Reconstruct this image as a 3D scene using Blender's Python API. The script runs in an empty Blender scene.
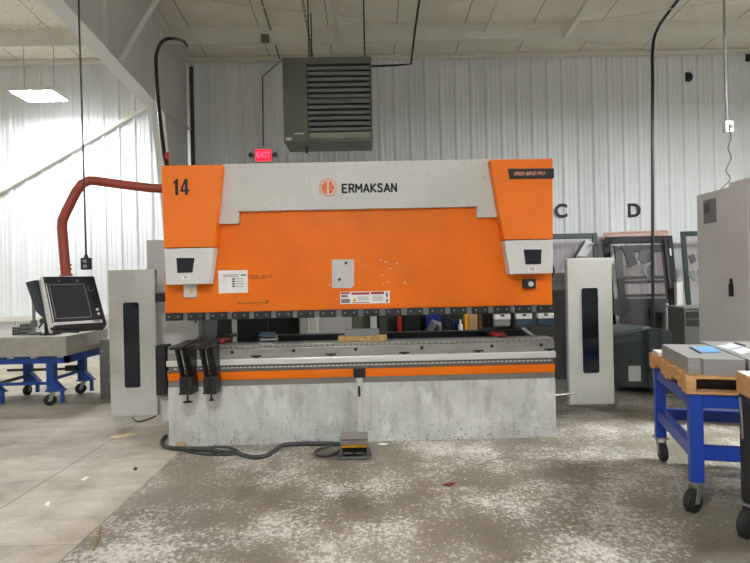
import bpy, bmesh, math, random
from mathutils import Vector, Matrix
random.seed(7)
C = bpy.context.scene.collection
S = bpy.context.scene
F = 563.0; H = 1.546; ROLL = math.radians(1.25); YAW = math.radians(.85)

def ray(px, py):
    u = (px-375)/F; v = (281.5-py)/F
    a = u*math.cos(ROLL)+v*math.sin(ROLL); b = -u*math.sin(ROLL)+v*math.cos(ROLL)
    return (a*math.cos(YAW)+math.sin(YAW), math.cos(YAW)-a*math.sin(YAW), b)
def at(px, py, Y):
    d = ray(px, py); t = Y/d[1]
    return Vector((d[0]*t, Y, H+d[2]*t))
def fl(px, py, z=0.0):
    d = ray(px, py); t = (z-H)/d[2]
    return Vector((d[0]*t, d[1]*t, z))

# ---------------------------------------------------------------- materials
def lin(c):
    return tuple(((x/255)/12.92 if x/255 <= .04045 else ((x/255+.055)/1.055)**2.4) for x in c)
def nd(nt, t, **kw):
    n = nt.nodes.new(t)
    for k, v in kw.items():
        if k in n.inputs: n.inputs[k].default_value = v
        else: setattr(n, k, v)
    return n
def ramp(nt, fac, stops):
    r = nd(nt, 'ShaderNodeValToRGB')
    el = r.color_ramp.elements
    while len(el) < len(stops): el.new(.5)
    for e, (p, c) in zip(el, stops):
        e.position = p; e.color = (c[0], c[1], c[2], 1) if len(c) == 3 else c
    nt.links.new(fac, r.inputs[0]); return r
def mixc(nt, fac, a, b, mode='MIX'):
    m = nd(nt, 'ShaderNodeMix', data_type='RGBA', blend_type=mode)
    for sock, v in ((m.inputs[0], fac), (m.inputs[6], a), (m.inputs[7], b)):
        if hasattr(v, 'links'): nt.links.new(v, sock)
        elif isinstance(v, (int, float)): sock.default_value = v
        else: sock.default_value = (v[0], v[1], v[2], 1)
    return m.outputs[2]
def mth(nt, op, a, b=0.0, clamp=False):
    m = nd(nt, 'ShaderNodeMath', operation=op, use_clamp=clamp)
    for i, v in enumerate((a, b)):
        if hasattr(v, 'links'): nt.links.new(v, m.inputs[i])
        else: m.inputs[i].default_value = v
    return m.outputs[0]
def newmat(name):
    m = bpy.data.materials.new(name); m.use_nodes = True
    nt = m.node_tree; b = nt.nodes['Principled BSDF']
    tc = nd(nt, 'ShaderNodeNewGeometry')
    return m, nt, b, tc.outputs['Position']
def noise(nt, vec, scale, detail=6, rough=.6, sc=None):
    if sc:
        mp = nd(nt, 'ShaderNodeMapping'); mp.inputs['Scale'].default_value = sc
        nt.links.new(vec, mp.inputs[0]); vec = mp.outputs[0]
    n = nd(nt, 'ShaderNodeTexNoise', Scale=scale, Detail=detail, Roughness=rough)
    nt.links.new(vec, n.inputs['Vector']); return n.outputs['Fac']
def paint(name, rgb, rough=.45, metal=0.0, vary=.12, scale=5, bump=0.0, speck=0.0, speck_c=(60, 55, 48), spec=.5, sc=None):
    m, nt, b, P = newmat(name)
    c = lin(rgb)
    f = noise(nt, P, scale, 7, .62, sc)
    d = tuple(x*(1-vary*1.6) for x in c); l = tuple(min(1, x*(1+vary)) for x in c)
    col = ramp(nt, f, [(.3, d), (.7, l)]).outputs[0]
    if speck > 0:
        s = noise(nt, P, scale*9, 5, .7)
        mask = ramp(nt, s, [(.66-speck*.1, (0, 0, 0)), (.72-speck*.1, (1, 1, 1))]).outputs[0]
        col = mixc(nt, mth(nt, 'MULTIPLY', mask, .8), col, lin(speck_c))
    nt.links.new(col, b.inputs['Base Color'])
    b.inputs['Metallic'].default_value = metal
    b.inputs['Specular IOR Level'].default_value = spec
    r = ramp(nt, f, [(.3, (rough*.85,)*3), (.7, (min(1, rough*1.15),)*3)]).outputs[0]
    nt.links.new(r, b.inputs['Roughness'])
    if bump:
        bp = nd(nt, 'ShaderNodeBump', Strength=bump, Distance=.01)
        nt.links.new(noise(nt, P, scale*6, 5, .6), bp.inputs['Height']); nt.links.new(bp.outputs[0], b.inputs['Normal'])
    return m
def emit(name, rgb, strength):
    m, nt, b, P = newmat(name)
    b.inputs['Base Color'].default_value = (*lin(rgb), 1)
    b.inputs['Emission Color'].default_value = (*lin(rgb), 1)
    b.inputs['Emission Strength'].default_value = strength
    return m

M = {}
M['orange'] = paint('orange_paint', (238, 115, 0), .46, vary=.08, scale=1.6, spec=.28)
M['orange_cover'] = paint('orange_cover_paint', (244, 122, 26), .44, vary=.05, scale=1.6, spec=.3)
M['pale'] = paint('pale_grey_paint', (196, 195, 186), .45, vary=.05, scale=2, speck=.25, speck_c=(140, 136, 124))
M['cap'] = paint('cap_paint', (214, 212, 206), .4, vary=.04, scale=3)
M['guard'] = paint('guard_paint', (197, 197, 188), .5, vary=.06, scale=2.5, speck=.2, speck_c=(130, 124, 108))
M['midgrey'] = paint('mid_grey_paint', (120, 121, 120), .5, vary=.08)
M['darkgrey'] = paint('dark_grey_paint', (78, 78, 76), .5, vary=.1)
M['band'] = paint('grey_band_paint', (124, 119, 110), .5, vary=.12, scale=4)
M['black'] = paint('black_plastic', (22, 22, 23), .4, vary=.2)
M['blackm'] = paint('black_metal', (28, 28, 29), .35, metal=.2, vary=.25, scale=12)
M['rubber'] = paint('black_rubber', (34, 33, 33), .7, vary=.15)
M['steel'] = paint('worn_steel', (150, 147, 140), .36, metal=.55, vary=.18, scale=4, sc=(1, 4, 6))
M['silver'] = paint('bright_ground_steel', (212, 210, 204), .34, metal=.3, vary=.06, scale=6, sc=(1, 6, 6))
M['dsteel'] = paint('dark_scale_steel', (108, 104, 97), .4, metal=.4, vary=.15, scale=6)
M['screen'] = paint('dark_screen', (46, 46, 51), .22, vary=.04)
M['navy'] = paint('tinted_window', (10, 16, 30), .12, vary=.1)
M['navyp'] = paint('dark_navy_plastic', (28, 31, 42), .38, vary=.06)
M['armred'] = paint('shaded_arm_paint', (150, 62, 40), .45, vary=.1)  # orange arm with its shade put into the colour
M['wall'] = paint('white_wall_sheet', (226, 228, 228), .5, vary=.035, scale=2.2, sc=(1, 1, .25))
M['trimw'] = paint('painted_trim', (222, 219, 206), .55, vary=.06, scale=2)
M['frame'] = paint('painted_frame_steel', (226, 226, 222), .5, vary=.05, scale=1.5)
M['olive'] = paint('olive_heater_paint', (104, 106, 92), .5, vary=.06, scale=3)
M['olive_l'] = paint('olive_lip_paint', (150, 150, 134), .45, vary=.06, scale=3)
M['blue'] = paint('blue_paint', (24, 78, 160), .4, vary=.12, scale=4)
M['blue2'] = paint('shaded_blue_paint', (14, 60, 158), .4, vary=.12, scale=4)  # the right cart's shadow is put into this darker blue
M['granite'] = paint('grey_granite', (168, 164, 152), .55, vary=.1, scale=9, bump=.1)
M['wood'] = paint('pallet_wood', (200, 152, 98), .75, vary=.2, scale=6, sc=(1, 1, 5), bump=.2)
M['board'] = paint('chip_board', (186, 150, 92), .8, vary=.25, scale=30)
M['sheet'] = paint('bare_sheet_steel', (158, 157, 155), .4, metal=.2, vary=.06, scale=3)
M['paper'] = paint('white_paper', (236, 233, 226), .7, vary=.03)
M['bluefilm'] = paint('blue_film', (120, 182, 232), .3, vary=.06, scale=9)
M['whitefilm'] = paint('white_film', (222, 228, 230), .3, vary=.06, scale=9)
M['cabinet'] = paint('warm_grey_cabinet', (206, 202, 198), .42, vary=.04, scale=1.6)
M['greenblk'] = paint('dark_green_frame', (32, 50, 46), .5, vary=.15)
M['brownfr'] = paint('dark_brown_frame', (42, 34, 32), .5, vary=.15)
M['pinkfr'] = paint('faded_pink_frame', (206, 166, 152), .5, vary=.1)
M['machgreen'] = paint('grey_green_paint', (66, 73, 70), .5, vary=.1)
M['red'] = paint('red_paint', (176, 42, 24), .4, vary=.15)
M['darkred'] = paint('dull_dark_red', (112, 44, 32), .6)
M['cream'] = paint('cream_card', (222, 206, 164), .7, vary=.1)
M['yellow'] = paint('yellow_paint', (226, 160, 24), .5, vary=.15)
M['tan'] = paint('cardboard', (176, 146, 104), .8, vary=.12)
M['brown'] = paint('brown_wood', (110, 70, 34), .7, vary=.15)
M['bluebin'] = paint('blue_bin_plastic', (36, 48, 128), .45, vary=.1)
M['bluesteel'] = paint('blued_steel', (58, 76, 92), .34, metal=.4, vary=.12)
M['twig'] = paint('dry_twig', (132, 112, 76), .8)
M['galv'] = paint('galvanised_conduit', (150, 150, 148), .35, metal=.5, vary=.08)
M['ink'] = paint('black_ink', (18, 18, 18), .6)
M['darkgap'] = paint('dark_gap_strip', (80, 74, 68), .8, vary=.4, scale=14, speck=.6, speck_c=(120, 84, 70))
M['logo_orange'] = paint('logo_orange_ink', (226, 104, 48), .5)
M['badge_ink'] = paint('badge_pale_ink', (222, 160, 130), .5)
M['residue'] = paint('glue_residue', (214, 196, 176), .7, vary=.1, scale=20)
M['hose'] = paint('grey_hose', (58, 58, 56), .6, vary=.15)
M['lamp'] = emit('led_diffuser', (247, 250, 255), 130.0)
M['exit'] = emit('exit_red_glow', (255, 24, 56), 1.15)
M['exit_l'] = emit('exit_letter_glow', (255, 92, 120), 1.3)

def glassmat():
    m, nt, b, P = newmat('dusty_clear_sheet')
    b.inputs['Base Color'].default_value = (*lin((150, 140, 138)), 1)
    b.inputs['Alpha'].default_value = .28
    b.inputs['Roughness'].default_value = .3
    return m
M['pane'] = glassmat()

def ceilmat():
    m, nt, b, P = newmat('roof_insulation_facing')
    sx = nd(nt, 'ShaderNodeSeparateXYZ'); nt.links.new(P, sx.inputs[0])
    f = noise(nt, P, 1.2, 6, .6)
    col = ramp(nt, f, [(.3, lin((222, 217, 198))), (.7, lin((240, 236, 220)))]).outputs[0]
    g = mth(nt, 'PINGPONG', mth(nt, 'ADD', sx.outputs[0], 40.85), .61)
    seam = mth(nt, 'LESS_THAN', g, .009)
    col = mixc(nt, mth(nt, 'MULTIPLY', seam, .7), col, lin((90, 86, 74)))
    s = noise(nt, P, 22, 5, .75, (1, .55, 1))
    left = mth(nt, 'LESS_THAN', sx.outputs[0], -3.5)
    sp = mth(nt, 'MULTIPLY', ramp(nt, s, [(.58, (0, 0, 0)), (.64, (1, 1, 1))]).outputs[0], mth(nt, 'ADD', mth(nt, 'MULTIPLY', left, .55), .1))
    col = mixc(nt, sp, col, lin((104, 98, 80)))
    nt.links.new(col, b.inputs['Base Color']); b.inputs['Roughness'].default_value = .75
    bp = nd(nt, 'ShaderNodeBump', Strength=.35, Distance=.03)
    nt.links.new(noise(nt, P, 3, 4, .5), bp.inputs['Height']); nt.links.new(bp.outputs[0], b.inputs['Normal'])
    return m
M['ceil'] = ceilmat()

def floormat():
    m, nt, b, P = newmat('worn_concrete')
    sx = nd(nt, 'ShaderNodeSeparateXYZ'); nt.links.new(P, sx.inputs[0])
    X, Y = sx.outputs[0], sx.outputs[1]
    big = noise(nt, P, .55, 8, .62)
    med = noise(nt, P, 2.3, 9, .7)
    fine = noise(nt, P, 34, 10, .72, (1, .8, 1))
    base = ramp(nt, big, [(.32, lin((104, 98, 84))), (.5, lin((134, 127, 112))), (.68, lin((164, 157, 142)))]).outputs[0]
    base = mixc(nt, .6, base, ramp(nt, med, [(.3, (.42, .41, .38)), (.7, (.88, .88, .87))]).outputs[0], 'OVERLAY')
    stain = ramp(nt, noise(nt, P, 1.7, 9, .72, (1, 1.25, 1)), [(.3, lin((70, 64, 55))), (.47, lin((188, 186, 180)))]).outputs[0]
    base = mixc(nt, .55, base, stain, 'MULTIPLY')
    # pale flecks left where the coating has peeled
    zone = ramp(nt, noise(nt, P, 1.1, 7, .65), [(.4, (0, 0, 0)), (.64, (1, 1, 1))]).outputs[0]
    def fleckmask(n_, lo, hi):
        v = mth(nt, 'ADD', n_, mth(nt, 'MULTIPLY', zone, .17)); v = mth(nt, 'ADD', v, mth(nt, 'MULTIPLY', med, .14))
        return ramp(nt, v, [(lo, (0, 0, 0)), (hi, (1, 1, 1))]).outputs[0]
    fleck = fleckmask(fine, .655, .76)
    fleck2 = fleckmask(noise(nt, P, 13, 12, .78, (1.1, .8, 1)), .69, .8)
    fleck = mth(nt, 'MAXIMUM', fleck, fleck2)
    worn = mixc(nt, mth(nt, 'MULTIPLY', fleck, .7), base, lin((216, 212, 202)))
    grain = noise(nt, P, 90, 4, .7)
    worn = mixc(nt, .35, worn, ramp(nt, grain, [(.35, (.2, .2, .2)), (.65, (.8, .8, .8))]).outputs[0], 'OVERLAY')
    dirt = ramp(nt, noise(nt, P, 30, 6, .7), [(.6, (0, 0, 0)), (.7, (1, 1, 1))]).outputs[0]
    worn = mixc(nt, mth(nt, 'MULTIPLY', dirt, .5), worn, lin((84, 77, 66)))
    # smoother, paler slab on the left of the joint
    mp2 = nd(nt, 'ShaderNodeMapping'); mp2.inputs['Rotation'].default_value = (0, 0, math.radians(38)); mp2.inputs['Scale'].default_value = (.7, 3.2, 1)
    nt.links.new(P, mp2.inputs[0])
    streak = noise(nt, mp2.outputs[0], 2.0, 10, .7)
    blot_ = noise(nt, P, 1.3, 9, .68)
    clean = ramp(nt, blot_, [(.3, lin((136, 127, 110))), (.5, lin((172, 163, 145))), (.7, lin((196, 188, 172)))]).outputs[0]
    clean = mixc(nt, .5, clean, ramp(nt, streak, [(.3, (.36, .35, .33)), (.7, (.72, .72, .71))]).outputs[0], 'OVERLAY')
    scuff = ramp(nt, noise(nt, mp2.outputs[0], 6.0, 6, .75, (.35, 1.6, 1)), [(.64, (0, 0, 0)), (.7, (1, 1, 1))]).outputs[0]
    clean = mixc(nt, mth(nt, 'MULTIPLY', scuff, .4), clean, lin((214, 209, 198)))
    clean = mixc(nt, .3, clean, ramp(nt, grain, [(.35, (.25, .25, .25)), (.65, (.75, .75, .75))]).outputs[0], 'OVERLAY')
    clean = mixc(nt, mth(nt, 'MULTIPLY', dirt, .3), clean, lin((112, 104, 90)))
    wob = mth(nt, 'MULTIPLY', mth(nt, 'SUBTRACT', noise(nt, P, 5, 5, .6), .5), .12)
    lm = mth(nt, 'LESS_THAN', mth(nt, 'ADD', X, mth(nt, 'MULTIPLY', wob, 0.6)), -1.76)
    col = mixc(nt, lm, worn, clean)
    for x0 in (-1.77, -2.62, 5.2):
        j = mth(nt, 'LESS_THAN', mth(nt, 'ABSOLUTE', mth(nt, 'SUBTRACT', X, x0)), .006)
        col = mixc(nt, mth(nt, 'MULTIPLY', j, .7), col, lin((84, 78, 68)))
    for y0 in (3.42,):
        j = mth(nt, 'LESS_THAN', mth(nt, 'ABSOLUTE', mth(nt, 'SUBTRACT', Y, y0)), .005)
        col = mixc(nt, mth(nt, 'MULTIPLY', j, .4), col, lin((84, 78, 68)))
    nt.links.new(col, b.inputs['Base Color'])
    nt.links.new(ramp(nt, med, [(.3, (.42,)*3), (.7, (.7,)*3)]).outputs[0], b.inputs['Roughness'])
    bp = nd(nt, 'ShaderNodeBump', Strength=.25, Distance=.006)
    nt.links.new(fine, bp.inputs['Height']); nt.links.new(bp.outputs[0], b.inputs['Normal'])
    return m
M['floor'] = floormat()

def basemat():
    m, nt, b, P = newmat('stained_pale_base_paint')
    n1 = noise(nt, P, 2.6, 8, .66)
    n2 = noise(nt, P, 5.0, 6, .6, (2.2, 1, .7))
    col = ramp(nt, n1, [(.34, lin((176, 176, 169))), (.5, lin((197, 197, 191))), (.66, lin((211, 211, 206)))]).outputs[0]
    pat = ramp(nt, n2, [(.56, (0, 0, 0)), (.6, (1, 1, 1))]).outputs[0]
    col = mixc(nt, mth(nt, 'MULTIPLY', pat, .4), col, lin((160, 158, 149)))
    pat2 = ramp(nt, noise(nt, P, 3.1, 7, .6, (1.7, 1, 1)), [(.6, (0, 0, 0)), (.63, (1, 1, 1))]).outputs[0]
    col = mixc(nt, mth(nt, 'MULTIPLY', pat2, .6), col, lin((216, 217, 212)))
    sz = nd(nt, 'ShaderNodeSeparateXYZ'); nt.links.new(P, sz.inputs[0])
    low = mth(nt, 'MULTIPLY', mth(nt, 'SUBTRACT', .35, sz.outputs[2], True), .22)
    sp = ramp(nt, mth(nt, 'ADD', mth(nt, 'ADD', noise(nt, P, 42, 4, .7), low), mth(nt, 'MULTIPLY', n1, .12)), [(.725, (0, 0, 0)), (.75, (1, 1, 1))]).outputs[0]
    drip = ramp(nt, noise(nt, P, 9, 5, .6, (1, 1, .12)), [(.56, (0, 0, 0)), (.62, (1, 1, 1))]).outputs[0]
    col = mixc(nt, mth(nt, 'MULTIPLY', drip, .22), col, lin((140, 136, 124)))
    col = mixc(nt, mth(nt, 'MULTIPLY', sp, .85), col, lin((52, 46, 40)))
    nt.links.new(col, b.inputs['Base Color']); b.inputs['Roughness'].default_value = .5
    return m
M['base'] = basemat()

# ---------------------------------------------------------------- mesh building
class MB:
    def __init__(s, mtx=None): s.bm = bmesh.new(); s.m = mtx
    def _v(s, p):
        p = Vector(p)
        return s.bm.verts.new(s.m @ p if s.m else p)
    def box(s, x0, x1, y0, y1, z0, z1):
        v = [s._v((x, y, z)) for z in (z0, z1) for y in (y0, y1) for x in (x0, x1)]
        for f in ((0, 2, 3, 1), (4, 5, 7, 6), (0, 1, 5, 4), (2, 6, 7, 3), (0, 4, 6, 2), (1, 3, 7, 5)):
            s.bm.faces.new([v[i] for i in f])
        return s
    def prism(s, pts, axis, a, b):
        def mk(p, t):
            return {'y': (p[0], t, p[1]), 'x': (t, p[0], p[1]), 'z': (p[0], p[1], t)}[axis]
        A = [s._v(mk(p, a)) for p in pts]; B = [s._v(mk(p, b)) for p in pts]
        n = len(pts)
        s.bm.faces.new(A); s.bm.faces.new(B[::-1])
        for i in range(n):
            s.bm.faces.new((A[i], A[(i+1) % n], B[(i+1) % n], B[i]))
        return s
    def hexa(s, lo, hi):
        A = [s._v(p) for p in lo]; B = [s._v(p) for p in hi]; n = len(A)
        s.bm.faces.new(A); s.bm.faces.new(B[::-1])
        for i in range(n): s.bm.faces.new((A[i], A[(i+1) % n], B[(i+1) % n], B[i]))
        return s
    def tube(s, pts, r, seg=10, square=False, smooth_n=0):
        pts = [Vector(p) for p in pts]
        if smooth_n:
            out = []
            for i in range(len(pts)-1):
                p0 = pts[max(0, i-1)]; p1 = pts[i]; p2 = pts[i+1]; p3 = pts[min(len(pts)-1, i+2)]
                for k in range(smooth_n):
                    t = k/smooth_n
                    out.append(.5*((2*p1)+(p2-p0)*t+(2*p0-5*p1+4*p2-p3)*t*t+(3*p1-p0-3*p2+p3)*t**3))
            out.append(pts[-1]); pts = out
        rs = r if isinstance(r, (list, tuple)) else [r]*len(pts)
        d0 = (pts[1]-pts[0]).normalized()
        up = Vector((0, 0, 1)) if abs(d0.z) < .9 else Vector((0, 1, 0))
        u = d0.cross(up).normalized(); rings = []
        seg = 4 if square else seg
        for i, p in enumerate(pts):
            d = ((pts[min(i+1, len(pts)-1)]-pts[max(i-1, 0)])).normalized()
            u = (u - d*u.dot(d)).normalized(); w = d.cross(u)
            off = math.pi/4 if square else 0
            q = 1.414 if square else 1
            rings.append([s._v(p+(u*math.cos(off+2*math.pi*k/seg)+w*math.sin(off+2*math.pi*k/seg))*rs[i]*q) for k in range(seg)])
        for a, b in zip(rings, rings[1:]):
            for k in range(seg):
                s.bm.faces.new((a[k], a[(k+1) % seg], b[(k+1) % seg], b[k]))
        s.bm.faces.new(rings[0][::-1]); s.bm.faces.new(rings[-1])
        return s
    def cyl(s, p0, p1, r, seg=20): return s.tube([p0, p1], r, seg)
    def build(s, name, mat, parent=None, bevel=0.0, smooth=False, seg=2):
        bmesh.ops.recalc_face_normals(s.bm, faces=s.bm.faces[:])
        me = bpy.data.meshes.new(name); s.bm.to_mesh(me); s.bm.free()
        return link(name, me, mat, parent, bevel, smooth, seg)
ORI = {}
def link(name, me, mat, parent=None, bevel=0.0, smooth=False, seg=2):
    o = bpy.data.objects.new(name, me); C.objects.link(o)
    me.materials.append(M[mat] if isinstance(mat, str) else mat)
    if parent is not None:
        org = ORI[parent.name]; o.parent = parent
    else:
        vs = [v.co for v in me.vertices]
        org = Vector(((min(v.x for v in vs)+max(v.x for v in vs))/2, (min(v.y for v in vs)+max(v.y for v in vs))/2, min(v.z for v in vs)))
        o.location = org
    me.transform(Matrix.Translation(-org)); ORI[o.name] = org
    if smooth:
        for p in me.polygons: p.use_smooth = True
        md = o.modifiers.new('edges', 'EDGE_SPLIT'); md.split_angle = math.radians(40)
    if bevel:
        md = o.modifiers.new('bevel', 'BEVEL'); md.width = bevel; md.segments = seg; md.limit_method = 'ANGLE'; md.angle_limit = math.radians(50)
    return o
def tag(o, label=None, cat=None, group=None, kind=None):
    if label: o['label'] = label
    if cat: o['category'] = cat
    if group: o['group'] = group
    if kind: o['kind'] = kind
    return o
def thing(name, loc, label, cat, group=None):
    o = bpy.data.objects.new(name, None); C.objects.link(o); o.location = loc; o.empty_display_size = .1
    ORI[o.name] = Vector(loc); return tag(o, label, cat, group)
def struct(o): o['kind'] = 'structure'; return o
def dup(root, delta, label=None, group=None, parent=None):
    def cp(o, par):
        c = o.copy(); C.objects.link(c)
        if par is not None: c.parent = par
        for ch in list(o.children): cp(ch, c)
        return c
    r = cp(root, parent); r.location = root.location+Vector(delta); ORI[r.name] = ORI[root.name]+Vector(delta)
    if label: r['label'] = label
    if group: r['group'] = group
    return r
def text(name, body, size, x, z, y, mat, parent, sx=1.0, bold=0.0, shear=0.0, align='CENTER', depth=.0015, rotm=None):
    cu = bpy.data.curves.new('t', 'FONT'); cu.body = body; cu.size = size; cu.align_x = align; cu.align_y = 'CENTER'
    cu.offset = bold; cu.shear = shear; cu.extrude = depth
    ob = bpy.data.objects.new('t', cu); C.objects.link(ob)
    dg = bpy.context.evaluated_depsgraph_get(); dg.update()
    me = bpy.data.meshes.new_from_object(ob.evaluated_get(dg)); bpy.data.objects.remove(ob); bpy.data.curves.remove(cu)
    me.materials.clear()
    me.transform(Matrix.Scale(sx, 4, (1, 0, 0)))
    me.transform(rotm if rotm else Matrix.Translation((x, y, z)) @ Matrix.Rotation(math.pi/2, 4, 'X'))
    me.name = name
    return link(name, me, mat, parent)

# ================================================================ SETTING
WY = 11.2
# floor
struct(MB().box(-14, 14, -9, WY+.2, -.2, 0).build('floor', 'floor'))
# ribbed back wall
def ribwall():
    mb = MB(); prof = []; x = -13.98
    while x < 13.9:
        prof += [(x-.045, 0), (x-.022, -.032), (x+.022, -.032), (x+.045, 0), (x+.095, 0), (x+.105, -.006), (x+.12, -.006), (x+.13, 0),
                 (x+.175, 0), (x+.185, -.006), (x+.2, -.006), (x+.21, 0)]
        x += .3048
    bm = mb.bm
    lo = [bm.verts.new((p[0], WY+p[1], 0)) for p in prof]; hi = [bm.verts.new((p[0], WY+p[1], 6.02)) for p in prof]
    for i in range(len(prof)-1): bm.faces.new((lo[i], lo[i+1], hi[i+1], hi[i]))
    bl = [bm.verts.new((p[0], WY+.15, 0)) for p in (prof[0], prof[-1])]; bh = [bm.verts.new((p[0], WY+.15, 6.02)) for p in (prof[0], prof[-1])]
    bm.faces.new((bl[0], bh[0], bh[1], bl[1])); bm.faces.new([bl[0], bl[1]]+lo[::-1]); bm.faces.new([bh[1], bh[0]]+hi)
    bm.faces.new((bl[0], lo[0], hi[0], bh[0])); bm.faces.new((bl[1], bh[1], hi[-1], lo[-1]))
    return struct(mb.build('wall_back', 'wall'))
ribwall()
def roofz(y): return 6.0+(WY-y)/12
struct(MB().prism([(WY+.15, roofz(WY+.15)), (WY+.15, roofz(WY)+.2), (-9.1, roofz(-9.1)+.2), (-9.1, roofz(-9.1))], 'x', -14.1, 14.1).build('ceiling', 'ceil'))
struct(MB().box(-14.15, -14, -9, WY, 0, 7.8).build('wall_left', 'wall'))
struct(MB().box(14, 14.15, -9, WY, 0, 7.8).build('wall_right', 'wall'))
struct(MB().box(-14, 14, -9.15, -9, 0, 7.8).build('wall_front', 'wall'))
# purlins (Z sections running along the wall)
n = 1
for y in (9.98, 8.45, 6.9, 5.4, 3.9, 2.4, .9, -.6, -2.1, -3.6, -5.1, -6.6):
    zt = roofz(y)+.02; zb = zt-.31
    pr = MB().prism([(y, zt), (y+.012, zt), (y+.012, zb+.012), (y+.09, zb+.012), (y+.09, zb), (y, zb)], 'x', -13.9, 13.9).build('trim_%d' % n, 'trimw')
    struct(pr); n += 1
# eave angle
struct(MB().prism([(WY-.16, 5.93), (WY-.16, 6.0), (WY-.03, 6.0), (WY-.03, 5.93)], 'x', -13.9, 13.9).build('trim_%d' % n, 'trimw')); n += 1
# girts low on the left bay of the wall
struct(MB().box(-13.5, -3.75, WY-.17, WY-.035, .92, 1.02).build('trim_%d' % n, 'trimw')); n += 1
struct(MB().box(-13.5, -3.75, WY-.06, WY-.035, .0, .14).build('trim_%d' % n, 'trimw')); n += 1
# rigid steel frame: tapered column + haunched rafter running towards the viewer
FX = -3.48
def rigid_frame():
    t = .008; mb = MB()
    yk, zk = 9.62, 4.52           # knee
    slope = -.094                 # underside of the rafter
    yr = -8.8; zr = zk+(yr-yk)*slope
    col_foot = 10.72
    mb.prism([(WY-.04, 0), (col_foot, 0), (yk, zk), (yr, zr), (yr, roofz(yr)-.02), (WY-.04, roofz(WY)-.02)], 'x', FX-t, FX+t)
    fw = .115
    # inner flange of the column
    mb.hexa([(FX-fw, col_foot, 0), (FX+fw, col_foot, 0), (FX+fw, col_foot-.02, 0), (FX-fw, col_foot-.02, 0)],
            [(FX-fw, yk, zk), (FX+fw, yk, zk), (FX+fw, yk-.02, zk-.02), (FX-fw, yk-.02, zk-.02)])
    # lower flange of the rafter
    mb.hexa([(FX-fw, yk, zk), (FX+fw, yk, zk), (FX+fw, yk, zk-.022), (FX-fw, yk, zk-.022)],
            [(FX-fw, yr, zr), (FX+fw, yr, zr), (FX+fw, yr, zr-.022), (FX-fw, yr, zr-.022)])
    # knee stiffener, upper flange
    mb.hexa([(FX-.1, yk, zk), (FX+.1, yk, zk), (FX+.1, yk, zk+.015), (FX-.1, yk, zk+.015)],
            [(FX-.1, WY-.05, zk+.1), (FX+.1, WY-.05, zk+.1), (FX+.1, WY-.05, zk+.115), (FX-.1, WY-.05, zk+.115)])
    mb.hexa([(FX-fw, WY-.2, roofz(WY-.2)-.03), (FX+fw, WY-.2, roofz(WY-.2)-.03), (FX+fw, WY-.2, roofz(WY-.2)-.05), (FX-fw, WY-.2, roofz(WY-.2)-.05)],
            [(FX-fw, yr, roofz(yr)-.03), (FX+fw, yr, roofz(yr)-.03), (FX+fw, yr, roofz(yr)-.05), (FX-fw, yr, roofz(yr)-.05)])
    # rafter web stiffeners
    for y in (7.6, 5.4, 3):
        zz = zk+(y-yk)*slope
        mb.box(FX+t, FX+.08, y-.006, y+.006, zz, roofz(y)-.05)
    return struct(mb.build('trim_%d' % n, 'frame'))
rigid_frame(); n += 1
struct(MB().box(-3.40, -3.33, WY-.075, WY-.033, 2.4, 5.85).build('trim_%d' % n, 'darkgap')); n += 1  # dark mottled strip standing in for the shaded gap beside the column
# flange brace from the rafter up to the purlin
zb_ = 4.52-(7.97-9.62)*.094*-1
struct(MB().tube([(FX+.1, 7.9, 4.70), (-2.95, 8.46, 5.98)], .03, square=True).build('trim_%d' % n, 'frame')); n += 1
struct(MB().tube([(FX-.1, 7.9, 4.70), (-4.2, 8.46, 5.98)], .03, square=True).build('trim_%d' % n, 'frame')); n += 1

# wall / roof bracing
tag(MB().tube([at(146, 107, WY-.07), at(-60, 227, WY-.07)], .03, square=True).build('brace_angle', 'trimw'), 'white diagonal brace angle crossing the ribbed wall on the left', 'brace')
def roofpt(px, py, drop=.06):
    # where a sight line meets the roof underside
    d = ray(px, py)
    t = (roofz(0)-drop-H)/(d[2]+d[1]/12)
    return Vector((d[0]*t, d[1]*t, H+d[2]*t))
def rod(name, pts, r, mat, label, cat, sm=0, group=None):
    return tag(MB().tube(pts, r, 8, smooth_n=sm).build(name, mat, smooth=True), label, cat, group)
rod('brace_rod', [roofpt(186, -1, .1), at(719, 56, 11.0)], .011, 'trimw', 'thin pale brace rod sloping down to the right under the roof, longest of the two', 'rod')
rod('brace_rod', [roofpt(740, -1, .14), roofpt(500, 34, .14)], .009, 'trimw', 'thin pale brace rod sloping down to the left under the roof', 'rod')
def strut(px0, py0, Y0, px1, py1, Y1, r, label):
    return tag(MB().tube([at(px0, py0, Y0), at(px1, py1, Y1)], r, square=True).build('purlin_brace', 'trimw'), label, 'brace')
strut(334, -4, 8.5, 338, 41, 9.95, .05, 'wide pale brace channel hanging under the roof above the unit heater')
strut(593, -6, 8.75, 567, 35, 9.95, .045, 'pale brace angle slanting down left from roof, right of the hanging gas pipe')
strut(500, -6, 8.6, 486, 33, 9.95, .018, 'thin pale brace strip slanting from the roof to the purlin in the middle')
tag(MB().box(*(lambda p: (p.x-.07, p.x+.07, 9.90, 9.975, p.z-.08, p.z+.06))(at(265, 38, 9.93))).build('junction_box', 'olive', bevel=.008), 'small square junction box on the purlin left of the heater', 'box')

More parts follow.
